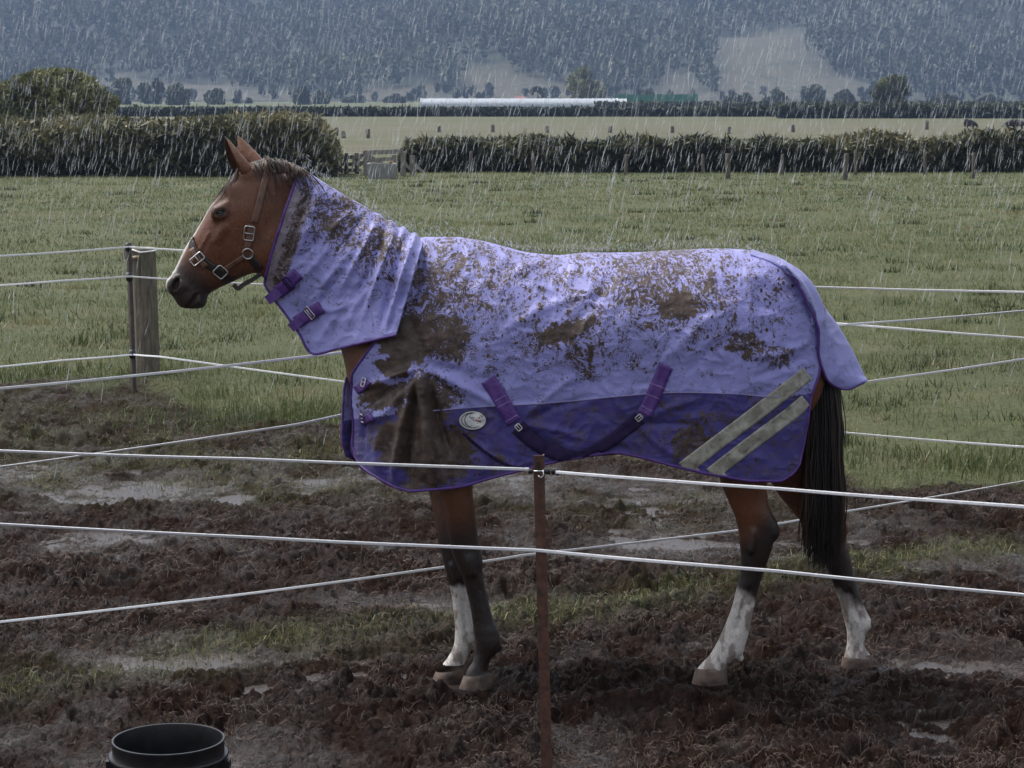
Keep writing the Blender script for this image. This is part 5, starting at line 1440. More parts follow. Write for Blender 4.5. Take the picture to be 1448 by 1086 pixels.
Qf = np.concatenate([np.stack([iN[:-1, :-1], iN[:-1, 1:], iN[1:, 1:], iN[1:, :-1]], -1).reshape(-1, 4), np.stack([iF[:-1, :-1], iF[1:, :-1], iF[1:, 1:], iF[:-1, 1:]], -1).reshape(-1, 4)])
thick(make_mesh('tail_flap', local(rug_e, Vf), quads=Qf[:, ::-1], mat=M_RUG, parent=rug_e, attrs={'fabric': np.tile(LAV * .97, (len(Vf), 1)), 'mud': np.full(len(Vf), .06)}), .0045)
BV.append((Vf, Qf))

def bvh(lst):
    v = []; f = []; o = 0
    for a, q in lst:
        v += [tuple(map(float, k)) for k in a]; f += [tuple(int(i) + o for i in k) for k in q]; o += len(a)
    return BVHTree.FromPolygons(v, f)
BVH_RUG = bvh(BV)
CAMV = Vector((0, 0, CAM_H))
def surf(tree_, px, py):
    d = Vector(P(px, py, 8.0)) - CAMV; d.normalize()
    h, nn, i, t = tree_.ray_cast(CAMV, d)
    if h is None:
        h, nn, i, t = tree_.find_nearest(Vector(P(px, py, HY0 - .05)))
    if nn.y > 0: nn = -nn
    return np.array(h), np.array(nn)
def resample(poly, step=3.0):
    poly = np.array(poly, float); d = np.concatenate([[0], np.cumsum(np.hypot(*np.diff(poly, axis=0).T))]); k = max(3, int(d[-1] / step))
    q = np.linspace(0, d[-1], k)
    return np.stack([pchip(q, d, poly[:, 0]), pchip(q, d, poly[:, 1])], -1)
def ribbon(name, tree_, poly, wpx, mat, parent, off=.003, th=.003, nac=5, taper=None, arch=.0, smooth_it=2, mirror=False, attrs=None):
    """a band of webbing lying on a surface along a photo polyline"""
    c = resample(poly); tg2 = np.gradient(c, axis=0); tg2 /= np.hypot(tg2[:, 0], tg2[:, 1])[:, None]; nn = np.stack([-tg2[:, 1], tg2[:, 0]], -1)
    wd = np.full(len(c), wpx, float) if taper is None else wpx * np.interp(np.linspace(0, 1, len(c)), *taper)
    a = np.linspace(-.5, .5, nac); Pt = np.zeros((len(c), nac, 3)); Nn = np.zeros((len(c), nac, 3))
    for i in range(len(c)):
        for j in range(nac):
            Pt[i, j], Nn[i, j] = surf(tree_, *(c[i] + nn[i] * a[j] * wd[i]))
    for _ in range(smooth_it):
        Pt[1:-1] = .5 * Pt[1:-1] + .25 * (Pt[:-2] + Pt[2:]); Nn[1:-1] = .5 * Nn[1:-1] + .25 * (Nn[:-2] + Nn[2:])
    Nn /= np.linalg.norm(Nn, axis=-1)[..., None]
    arc = arch * (1 - (2 * a) ** 2)
    T = Pt + Nn * (off + th + arc)[None, :, None] if arch else Pt + Nn * (off + th); Bm = Pt + Nn * (off - .002)
    m_ = len(c); V = np.concatenate([T.reshape(-1, 3), Bm.reshape(-1, 3)])
    if mirror: V = V * np.array([1, -1, 1]) + np.array([0, 2 * HY0, 0])
    i = np.arange(m_ * nac).reshape(m_, nac); o = m_ * nac
    q = np.stack([i[:-1, :-1], i[:-1, 1:], i[1:, 1:], i[1:, :-1]], -1).reshape(-1, 4)
    q = np.concatenate([q, q[:, ::-1] + o, np.stack([i[:-1, 0], i[1:, 0], i[1:, 0] + o, i[:-1, 0] + o], -1), np.stack([i[1:, -1], i[:-1, -1], i[:-1, -1] + o, i[1:, -1] + o], -1),
                        np.stack([i[0, 1:], i[0, :-1], i[0, :-1] + o, i[0, 1:] + o], -1), np.stack([i[-1, :-1], i[-1, 1:], i[-1, 1:] + o, i[-1, :-1] + o], -1)])
    return make_mesh(name, local_deep(parent, V), quads=q, mat=mat, parent=parent)
def local_deep(parent, V):
    p = parent; off = np.zeros(3)
    while p is not None: off = off + np.array(p.location); p = p.parent
    return np.asarray(V, float) - off
def frame_buckle(name, tree_, c, wpx, hpx, ang, parent, mat, wire=.0022, lift=.006, tongue=True, mirror=False):
    """rounded rectangular wire buckle with a tongue, lying on the surface"""
    q, nn = surf(tree_, *c); ca, sa = math.cos(R(ang)), math.sin(R(ang))
    e1, _ = surf(tree_, c[0] + ca * 4, c[1] + sa * 4); e1 = e1 - q; e1 /= np.linalg.norm(e1); e2 = np.cross(nn, e1); e2 /= np.linalg.norm(e2)
    k = S_ * .985; a, b_ = wpx / 2 * k, hpx / 2 * k; r = min(a, b_) * .35
    pts = []
    for (sx, sy, t0) in ((1, 1, 0), (-1, 1, 90), (-1, -1, 180), (1, -1, 270)):
        for t in (0, 30, 60, 90):
            pts.append((sx * (a - r) + r * math.cos(R(t0 + t)), sy * (b_ - r) + r * math.sin(R(t0 + t))))
    pts.append(pts[0]); pts.append(pts[1])
    W = [q + nn * lift + e1 * x + e2 * y for x, y in pts]
    mb = MB(); mb.tube(W, wire, 7, False)
    if tongue: mb.tube([q + nn * lift + e1 * -a, q + nn * (lift + .002) + e1 * 0, q + nn * lift + e1 * a], wire * .75, 6)
    V = np.concatenate(mb.v)
    if mirror: V = V * np.array([1, -1, 1]) + np.array([0, 2 * HY0, 0])
    return make_mesh(name, local_deep(parent, V), polys=mb.f, mat=mat, parent=parent)

# bindings round the edges
def edgepoly(t0, t1, s_, k=40):
    return None
nearG, nx_, ny_ = Gn, qxn, qyn
def edge_tube(name, pts, r, parent, mat=M_BIND):
    mb = MB(); mb.tube(pts, r, 7); return make_mesh(name, local_deep(parent, np.concatenate(mb.v)), polys=mb.f, mat=mat, parent=parent)
for nm, G in (('near', Gn), ('far', Gf)):
    per = np.concatenate([G[0, 70::2], G[2::3, -1], G[-1, ::-2][:130]])
    edge_tube('binding', per, .0052, rug_e)
for G in (Hn, Hf):
    edge_tube('binding', np.concatenate([G[0, 8::2], G[2::2, -1]]), .0048, rug_e)
for G in (Fn, Ff):
    edge_tube('binding', G[6:, -1][::2], .0046, rug_e)
# seam between the lavender and the violet cloth, and the rump seam
ribbon('seam', BVH_RUG, [(612, 581), (645, 578), (700, 574), (760, 571), (820, 566), (880, 560), (960, 555), (1040, 557), (1090, 561), (1110, 560.5)], 1.8, simple_mat('lilac piping', (.20, .18, .36), (.27, .24, .46), 60, .55), rug_e, .0005, .0015, 3)
ribbon('seam', BVH_RUG, [(1062, 358), (1090, 368), (1112, 382), (1134, 405), (1146, 430), (1151, 460)], 7, M_RUG, rug_e, .001, .005, 5, arch=.002)
for o in rug_e.children:
    if o.name == 'seam.001':
        k = len(o.data.vertices); at = o.data.attributes.new('fabric', 'FLOAT_COLOR', 'POINT'); at.data.foreach_set('color', np.tile(np.append(LAV * .8, 1), k).astype(np.float32))
        at = o.data.attributes.new('mud', 'FLOAT', 'POINT'); at.data.foreach_set('value', np.full(k, .25, np.float32))
# reflective stripes at the rear corner
m, n, b = new_mat('grey reflective tape')
st = tnoise(n, coords(n, (1, .4, 1)), 30, 6, .65, .8)
n.links.new(ramp(n, st, [(.28, (.09, .072, .055)), (.40, (.22, .205, .165)), (.60, (.37, .36, .30))]), b.inputs['Base Color']); b.inputs['Roughness'].default_value = .5
bump(n, b, st, .3, .004)
M_STRIPE = m
ribbon('reflective_stripe', BVH_RUG, [(966, 663), (1020, 622), (1070, 584), (1110, 553), (1142, 528)], 21, M_STRIPE, rug_e, .0008, .0012, 9)
ribbon('reflective_stripe', BVH_RUG, [(1005, 671), (1050, 636), (1090, 606), (1118, 585), (1140, 567)], 20, M_STRIPE, rug_e, .0008, .0012, 9)
ribbon('seam', BVH_RUG, [(655, 612), (680, 634), (712, 655), (735, 663)], 3.5, M_MUDWEB, rug_e, .0005, .0015, 3)
# surcingles: sewn tabs, belly straps and their hooks
def tab(poly, w_, bk_at, ang):
    t = ribbon('strap', BVH_RUG, poly, w_, M_BIND, rug_e, .002, .0035, 5)
    for f_ in bk_at:
        c = resample(poly); q = c[int(f_ * (len(c) - 1))]; tn = c[min(len(c) - 1, int(f_ * (len(c) - 1)) + 1)] - q; nn_ = np.array([-tn[1], tn[0]]); nn_ /= np.hypot(*nn_) + 1e-9
        ribbon('stitching', BVH_RUG, [q - nn_ * w_ * .46, q, q + nn_ * w_ * .46], 1.8, M_STITCH, t, .0055, .0012, 3, smooth_it=0)
    return t
M_STITCH = simple_mat('lilac thread', (.14, .08, .26), (.20, .12, .34), 80, .6)
t1 = tab([(690, 536), (703, 556), (717, 580), (727, 597)], 22, (.48, .62, .93), 0)
t2 = tab([(942, 517), (932, 540), (921, 566), (911, 586)], 21, (.45, .66, .9), 0)
s1 = ribbon('strap', BVH_RUG, [(732, 603), (748, 618), (768, 632), (800, 643), (830, 646)], 23, M_MUDWEB, rug_e, .003, .0035, 5, taper=([0, .6, 1], [1, .9, .55]))
s2 = ribbon('strap', BVH_RUG, [(905, 590), (890, 603), (868, 620), (840, 636), (812, 645)], 20, M_MUDWEB, rug_e, .003, .0035, 5, taper=([0, .6, 1], [1, .85, .5]))
frame_buckle('buckle', BVH_RUG, (733, 604), 9, 7, 50, s1, M_STEEL, .0022, .010)
frame_buckle('buckle', BVH_RUG, (904, 590), 9, 7, -40, s2, M_STEEL, .0022, .010)
# neck cover straps
def chin(poly, tail_, w_, bc, ang):
    t = ribbon('strap', BVH_RUG, poly, w_, M_BIND, rug_e, .003, .004, 5)
    ribbon('keeper', BVH_RUG, [poly[1], ((poly[1][0] + poly[2][0]) / 2, (poly[1][1] + poly[2][1]) / 2)], w_ * 1.12, M_BIND, t, .007, .003, 5)
    # loose end hanging past the edge of the cover
    a, b_ = tail_
    A_, nA = surf(BVH_RUG, *a); B_ = P(b_[0], b_[1], A_[1] - .012); A_ = A_ + nA * .006
    dirv = B_ - A_; up = np.cross(dirv, np.array([0, 1.0, 0])); up /= np.linalg.norm(up); hwd = w_ * S_ * .36
    mb = MB(); v = []
    for q in np.linspace(0, 1, 6):
        c = A_ + dirv * q + np.array([0, -.004 * math.sin(q * 3), 0])
        v += [c - up * hwd + np.array([0, -.0018, 0]), c + up * hwd + np.array([0, -.0018, 0]), c + up * hwd + np.array([0, .0018, 0]), c - up * hwd + np.array([0, .0018, 0])]
    f = [(i * 4 + j, i * 4 + (j + 1) % 4, (i + 1) * 4 + (j + 1) % 4, (i + 1) * 4 + j) for i in range(5) for j in range(4)] + [(3, 2, 1, 0), (20, 21, 22, 23)]
    mb.add(v, f); make_mesh('strap_end', local_deep(t, np.concatenate(mb.v)), polys=mb.f, mat=M_BIND, parent=t, smooth=False)
    frame_buckle('buckle', BVH_RUG, bc, w_ * 1.05, 9, ang, t, M_STEEL if ang == 51 else M_MUDWEB, .0020, .011)
chin([(422, 386), (411, 397), (402, 407), (392, 413)], ((396, 411), (378, 425)), 19, (409, 400), 52)
chin([(455, 434), (441, 442), (430, 449), (420, 456)], ((426, 452), (411, 464)), 18, (440, 441), 51)
# chest closure: far front edge, straps and buckles between the two fronts
ribbon('chest_strap', BVH_RUG, [(520, 538), (514, 546), (505, 552)], 13, M_BIND, rug_e, .004, .004, 5)
ribbon('chest_strap', BVH_RUG, [(527, 588), (520, 592), (511, 594)], 13, M_BIND, rug_e, .004, .004, 5)
frame_buckle('buckle', BVH_RUG, (517, 541), 8, 12, 20, rug_e, M_STEEL, .002, .011); frame_buckle('buckle', BVH_RUG, (515, 590), 8, 12, 20, rug_e, M_STEEL, .002, .011)
def chest_flap():
    """the far front lapping across the chest"""
    t = np.linspace(0, 1, 30); py = 512 + (652 - 512) * t
    l = np.interp(py, [512, 545, 590, 625, 640, 652], [508, 504, 503, 495, 496, 503]); r = np.full(30, 540.0) - 12 * t
    V = []
    for side, dy in ((0, -.0), (1, .004)):
        for i in range(30):
            for q in np.linspace(0, 1, 7):
                px = l[i] + (r[i] - l[i]) * q
                V.append(P(px, py[i], HY0 - .020 - .035 * math.sin(q * 1.5) + dy + .006 * math.sin(py[i] / 9)))
    i = np.arange(210).reshape(30, 7); q = np.stack([i[:-1, :-1], i[:-1, 1:], i[1:, 1:], i[1:, :-1]], -1).reshape(-1, 4)
    make_mesh('chest_flap', local_deep(rug_e, np.array(V)), quads=np.concatenate([q, q[:, ::-1] + 210]), mat=M_BIND, parent=rug_e)
chest_flap()
# oval maker's badge: pale ground, dark rings, a horse head line and small red letters
def badge():
    M_W = simple_mat('badge white', (.50, .50, .49), (.62, .62, .60), 40, .5); M_K = simple_mat('badge ink', (.02, .02, .03), (.04, .04, .05), 40, .5); M_R = simple_mat('badge red', (.35, .02, .04), (.42, .04, .06), 40, .5)
    c = (668.5, 594); rx, ry = 19.5, 13.5
    q, nn = surf(BVH_RUG, *c); n2 = np.mean([surf(BVH_RUG, c[0] + a, c[1] + b)[1] for a in (-12, 0, 12) for b in (-9, 0, 9)], axis=0); n2 /= np.linalg.norm(n2)
    mx = max((surf(BVH_RUG, c[0] + a, c[1] + b)[0] - q) @ n2 for a in (-16, -8, 0, 8, 16) for b in (-11, -5, 0, 5, 11))
    e1 = np.array([1, 0, 0]) - n2 * n2[0]; e1 /= np.linalg.norm(e1); e2 = np.cross(e1, n2) * -1
    if e2[2] > 0: e2 = -e2
    k = S_ * .97
    def W(x, y, h):
        a_, b_ = surf(BVH_RUG, c[0] + x, c[1] + y); return a_ + n2 * (h + .004)
    a = np.linspace(0, 2 * np.pi, 48, endpoint=False)
    mb = MB(); v = [W(rx * math.cos(t), ry * math.sin(t), -.012) for t in a] + [W(rx * math.cos(t), ry * math.sin(t), .002) for t in a] + [W(0, 0, .0025)]
    mb.add(v, [(i, (i + 1) % 48, 48 + (i + 1) % 48, 48 + i) for i in range(48)] + [(48 + i, 48 + (i + 1) % 48, 96) for i in range(48)])
    bd = make_mesh('badge', local_deep(rug_e, np.concatenate(mb.v)), polys=mb.f, mat=M_W, parent=rug_e, smooth=False)
    def line(nm, pts, r, mat):
        mb = MB(); mb.tube([W(x, y, .0028) for x, y in pts], r * k, 6); make_mesh(nm, local_deep(bd, np.concatenate(mb.v)), polys=mb.f, mat=mat, parent=bd)
    line('ring', [(19.6 * math.cos(t), 13.6 * math.sin(t)) for t in np.linspace(0, 6.3, 40)], .7, M_K)
    line('ring', [(15.5 * math.cos(t), 10.6 * math.sin(t)) for t in np.linspace(.9, 5.9, 36)], .55, M_K)
    line('ring', [(-2 + 9 * math.cos(t), -.5 + 9.2 * math.sin(t)) for t in np.linspace(1.6, 4.9, 24)], .6, M_K)
    line('horse_head', [(-3, -7), (-4, -4), (-2, -3), (1, -1.5), (3, 2), (1.5, 3.4), (-1, 2.2), (-2.5, 4), (-1, 8)], .5, M_K)
    line('horse_head', [(-1.5, -4), (1, -4.5), (3, -3)], .4, M_K); line('horse_head', [(0, 8), (2, 6), (5, 4.5)], .4, M_K)
    # red letters, two short rows
    for x0, y0 in ((5.0, -6.5), (8.6, -5.2)):
        line('lettering', [(x0 + 2.2, y0 - .6), (x0 + .4, y0 - .8), (x0 + .3, y0 + .6), (x0 + 2, y0 + 1), (x0 + 1.8, y0 + 2.2), (x0, y0 + 2.2)], .5, M_R)
    for x0, y0 in ((4.6, -.6), (7.8, 0), (10.2, .6)):
        line('lettering', [(x0, y0 + 2.6), (x0 + .2, y0), (x0 + 1.6, y0), (x0 + 1.7, y0 + 1.3), (x0 + .3, y0 + 1.4)], .5, M_R)
    line('lettering', [(6.2, 4.6), (7.4, 4.4)], .6, M_K)
badge()

# ------------------------------------------------------------------ head collar
M_LEATH = simple_mat('brown leather', (.080, .038, .024), (.18, .095, .058), 28, .48, .4)
M_LEATHD = simple_mat('dark leather', (.014, .010, .010), (.035, .024, .020), 28, .42, .35)
hal = empty('head_collar', (hx_(330), HY0, 1.6), 'brown leather head collar with silver buckles on the bay horse\'s head', 'halter')
for mir in (False, True):
    ribbon('cheek_strap', BVH_BODY, [(385, 233), (378, 245), (371, 270), (364, 297), (359, 315)], 9.5, M_LEATH, hal, .002, .0045, 5, mirror=mir)
    lower = ribbon('cheek_strap', BVH_BODY, [(355, 318), (353, 335), (350, 352)], 9, M_LEATH, hal, .002, .0045, 5, mirror=mir)
    frame_buckle('buckle', BVH_BODY, (352.5, 329.5), 14, 20, 8, hal, M_STEEL, .0026, .010, mirror=mir)
    ribbon('throat_strap', BVH_BODY, [(352, 361), (360, 371), (369, 381)], 10, M_LEATHD, hal, .002, .004, 5, mirror=mir)
    ribbon('jowl_strap', BVH_BODY, [(346, 362), (334, 370), (317, 381)], 6.5, M_LEATH, hal, .002, .0045, 5, mirror=mir)
    ribbon('noseband', BVH_BODY, [(268.5, 336), (274, 351), (283, 363), (294, 373), (304, 380)], 10, M_LEATHD, hal, .002, .0055, 5, mirror=mir)
    ribbon('noseband', BVH_BODY, [(272, 352), (281, 365), (292, 377)], 8, M_LEATH, hal, .0065, .003, 5, mirror=mir)
    ribbon('noseband', BVH_BODY, [(304, 380), (314, 387), (324, 396), (333, 402)], 12, M_LEATHD, hal, .002, .006, 5, mirror=mir)
    frame_buckle('buckle', BVH_BODY, (279, 365), 11, 20, 140 - 90, hal, M_STEEL, .0026, .011, mirror=mir)
    frame_buckle('ring', BVH_BODY, (312, 383), 17, 16, 40, hal, M_STEEL, .0024, .012, False, mirror=mir)
    q, nn = surf(BVH_BODY, 351, 358); e1 = np.cross(nn, [0, 0, 1]); e1 /= np.linalg.norm(e1); e2 = np.cross(e1, nn)
    mb = MB(); mb.tube([q + nn * .009 + .0185 * (e1 * math.cos(t) + e2 * math.sin(t)) for t in np.linspace(0, 6.55, 28)], .0024, 7, False)
    V = np.concatenate(mb.v)
    if mir: V = V * np.array([1, -1, 1]) + np.array([0, 2 * HY0, 0])
    make_mesh('ring', local_deep(hal, V), polys=mb.f, mat=M_STEEL, parent=hal)
def bandpts(name, pts, wd, th, mat, parent):
    """free hanging band in the head's mid plane: thin box swept along pts (width along y)"""
    mb = MB(); pts = np.array(pts); v = []
    tg3 = np.gradient(pts, axis=0)
    for p, t in zip(pts, tg3):
        t = t / np.linalg.norm(t); up = np.cross(t, [0, 1, 0]); up /= np.linalg.norm(up)
        v += [p + np.array([0, a * wd / 2, 0]) + up * b_ * th / 2 for a, b_ in ((-1, -1), (1, -1), (1, 1), (-1, 1))]
    m_ = len(pts)
    mb.add(v, [(i * 4 + j, i * 4 + (j + 1) % 4, (i + 1) * 4 + (j + 1) % 4, (i + 1) * 4 + j) for i in range(m_ - 1) for j in range(4)] + [(3, 2, 1, 0), tuple((m_ - 1) * 4 + j for j in range(4))])
    return make_mesh(name, local_deep(parent, np.concatenate(mb.v)), polys=mb.f, mat=mat, parent=parent, smooth=False)
# chin and throat pieces hanging under the jaw
cc = resample([(330, 402), (337, 408), (342, 404), (356, 396), (368, 388), (376, 383)])
bandpts('chin_strap', PA(cc[:, 0], cc[:, 1], HY0 - .045), .008, .016, M_LEATHD, hal)
crown_px = resample([(385, 231), (390, 227.5), (394, 227)])
mb = MB(); ys2 = np.linspace(-.078, .078, 15)
v = []
for y_ in ys2:
    pr = BVH_BODY.ray_cast(Vector((float(P(388, 231, HY0)[0]), HY0 + float(y_), 2.3)), Vector((0, 0, -1)))[0]
    z_ = pr.z if pr else 1.8
    for dx_, dz_ in ((-.012, .002), (.012, .002), (.012, .007), (-.012, .007)): v.append((P(388, 231, HY0)[0] + dx_, HY0 + y_, z_ + dz_))
mb.add(v, [(i * 4 + j, i * 4 + (j + 1) % 4, (i + 1) * 4 + (j + 1) % 4, (i + 1) * 4 + j) for i in range(14) for j in range(4)])
make_mesh('crown_piece', local_deep(hal, np.concatenate(mb.v)), polys=mb.f, mat=M_LEATH, parent=hal)
# ------------------------------------------------------------------ electric fences: posts and tapes
m, n, b = new_mat('rusty steel')
v = coords(n)
f = tnoise(n, v, 40, 7, .7)
n.links.new(ramp(n, f, [(.3, (.035, .018, .012)), (.5, (.085, .036, .022)), (.72, (.15, .068, .040))]), b.inputs['Base Color']); b.inputs['Roughness'].default_value = .6; b.inputs['Metallic'].default_value = .15
bump(n, b, tnoise(n, v, 160, 5, .7), .4, .003)
M_RUST = m
M_OLDSTEEL = simple_mat('dark steel', (.035, .028, .025), (.085, .062, .052), 30, .55, .4)
M_PLAST = simple_mat('black insulator', (.010, .010, .010), (.022, .022, .022), 40, .4, .1)
M_TAPE = simple_mat('white tape', (.62, .62, .64), (.78, .78, .80), 60, .5, .2)
M_TAPEFAR = simple_mat('damp white tape', (.66, .66, .66), (.80, .80, .80), 30, .55, .2)
def near_post():
    Y = 6.3; b0 = P(777, 1110, Y); t = P(762, 644, Y); base = np.array([t[0] + (t[0] - P(777, 1086, Y)[0]) * -1.12, Y, 0.0])
    e = empty('steel_post', base, 'rusty angle-iron fence post with black insulators in front of the horse', 'fence post')
    top = np.array([t[0], Y, t[2]]) - base; bot = np.array([0, 0, -.25])
    # angle iron: two flanges with the arris towards the camera's right
    a_, th = .031, .005
    prof = [(-a_ * .52, 0), (a_ * .48, -.002), (a_ * .5, a_ * .8), (a_ * .5 - th, a_ * .8), (a_ * .48 - th, th - .002), (-a_ * .52, th)]
    ax = top - bot; L = np.linalg.norm(ax)
    # solid flange; dark discs and a black bar stand in for shaded holes
    mb = MB(); zs_ = np.linspace(0, 1, 60); v = []
    for q in zs_:
        c = bot + ax * q; v += [c + np.array([x, y, 0]) for x, y in prof]
    k = len(prof)
    F = [(i * k + j, (i + 1) * k + j, (i + 1) * k + (j + 1) % k, i * k + (j + 1) % k) for i in range(59) for j in range(k)] + [tuple(range(k)), tuple(59 * k + j for j in range(k - 1, -1, -1))]
    mb.add(v, F); make_mesh('post', np.concatenate(mb.v), polys=mb.f, mat=M_RUST, parent=e, smooth=False)
    for py, r in ((690, .0035), (725, .003), (752, .0035), (810, .003), (838, .0035), (880, .004), (902, .003), (972, .0045), (1048, .005), (1072, .003)):
        q = (t[2] - P(770, py, Y)[2]) / (t[2] - base[2]); c = top + (bot - top) * (q * t[2] / (t[2] + .25)) + np.array([.002, -.0025, 0])
        mb = MB(); mb.lathe([(r, -.002), (r, .0015), (r * .55, .0015), (r * .5, -.001), (.0002, -.001)], c, 10, Matrix.Rotation(R(90), 3, 'X'))
        make_mesh('dark_hole_disc', np.concatenate(mb.v), polys=mb.f, mat=M_OLDSTEEL, parent=e)
    dark_slot_bar = MB(); c = top + np.array([-.001, -.0035, -.030]); dark_slot_bar.box(c, (.006, .003, .026)); dark_slot_bar.build('dark_slot_bar', M_PLAST, e)  # black bar laid on the flange for the dark of an opening
    # two black insulators on a short pin either side of the top
    zI = P(762, 666, Y)[2] - base[2]
    for (p0, rr, ln_) in ((-.023, .0085, .014), (.022, .0095, .022), (.047, .0105, .022)):
        mb = MB(); c = np.array([top[0] + p0, -.004, zI])
        pr = [(.0005, -ln_ / 2), (rr * .7, -ln_ / 2), (rr, -ln_ * .3), (rr * .72, -ln_ * .05), (rr, ln_ * .2), (rr * .8, ln_ * .42), (.0005, ln_ / 2)]
        mb.lathe(pr, c, 16, Matrix.Rotation(R(90), 3, 'Y')); make_mesh('insulator', np.concatenate(mb.v), polys=mb.f, mat=M_PLAST, parent=e)
    mb = MB(); mb.tube([(top[0] - .034, -.004, zI), (top[0] + .060, -.004, zI + .001)], .0022, 6)
    mb.tube([(top[0] + .012, -.010, zI + .004), (top[0] + .014, -.012, zI - .010), (top[0] + .006, -.011, zI - .018), (top[0] - .002, -.010, zI - .012)], .0018, 6)
    mb.build('pin', M_STEEL, e, True)
near_post()
def far_posts():
    Y = 15.9; bp = P(190, 556, Y); tp = P(182, 347, Y)
    e = empty('steel_post', (bp[0], Y, 0), 'thin dark steel fence post beside the thick wooden corner post', 'fence post')
    mb = MB(); top = tp - np.array([bp[0], Y, 0]); mb.tube([(0, 0, -.2), top * .5, top], [.021, .020, .019], 4); mb.build('post', M_OLDSTEEL, e)
    for py in (349, 391, 500):
        z = P(184, py, Y)[2]; mb = MB(); mb.lathe([(.001, -.03), (.022, -.03), (.028, 0), (.022, .03), (.001, .03)], (top[0] * z / top[2], -.02, z), 12); mb.build('insulator', M_PLAST, e, True)
    Y = 16.5; bp = P(209, 530, Y); z1 = P(207, 352, Y)[2]
    m, n, b = new_mat('weathered post timber')
    v = coords(n, (1, 1, .12)); f = tnoise(n, v, 60, 6, .7, .5); g2 = tnoise(n, coords(n), 6, 4, .6)
    col = ramp(n, f, [(.3, (.055, .045, .034)), (.5, (.14, .118, .088)), (.75, (.27, .235, .18))])
    n.links.new(mixc(n, mth(n, 'MULTIPLY', ramp(n, g2, [(.45, (0, 0, 0)), (.7, (1, 1, 1))]), .5), col, (.075, .085, .04)), b.inputs['Base Color']); b.inputs['Roughness'].default_value = .85; bump(n, b, f, .7, .012)
    e = empty('wooden_post', (bp[0], Y, 0), 'thick grey wooden corner post standing on a mound of earth', 'fence post')
    rng = np.random.default_rng(2); nz = 60; na = 96; a = np.linspace(0, 2 * np.pi, na, endpoint=False); vs = []
    for q in np.linspace(0, 1, nz):
        r = .088 * (1 + .03 * np.sin(a * 3 + q * 3) + .06 * fbm2(np.cos(a) * 5 + 9, np.sin(a) * 5 + q * .9, 3, 61) - .10 * np.exp(-(np.abs(noise2(np.cos(a) * 4.1, np.sin(a) * 4.1 + q * .5, 63)) / .06) ** 2)) * (1 - .02 * q); x0 = -.012 * q
        vs.append(np.stack([r * np.cos(a) + x0, r * np.sin(a), np.full(na, -.2 + (z1 + .2) * q)], -1))
    vs.append(np.stack([.070 * np.cos(a) - .012, .070 * np.sin(a), np.full(na, z1 + .012) + .004 * np.sin(a * 2)], -1))
    V = np.concatenate(vs); F = [(i * na + j, i * na + (j + 1) % na, (i + 1) * na + (j + 1) % na, (i + 1) * na + j) for i in range(nz) for j in range(na)]; F.append(tuple(nz * na + j for j in range(na)))
    make_mesh('post', V, polys=F, mat=m, parent=e)
    # the chipped ledge at the top left with a pale knot
    mb = MB(); mb.box((-.115, -.03, z1 - .035), (.075, .07, .075), .2); o = mb.build('brace_stub', M_GREYW, e)
    mb = MB(); mb.lathe([(.001, .012), (.02, .01), (.028, 0), (.02, -.012), (.001, -.014)], (-.055, -.09, z1 - .055), 12); mb.build('knot', simple_mat('pale heartwood', (.25, .19, .11), (.36, .28, .18), 30, .7), e, True)
    mb = MB(); mb.tube([(-.09, -.06, z1 - .0), (-.02, -.096, z1 - .02), (.06, -.080, z1 - .012), (.084, .0, z1 - .008)], .006, 6); mb.build('wire_loop', M_TAPEFAR, e, True)
far_posts()
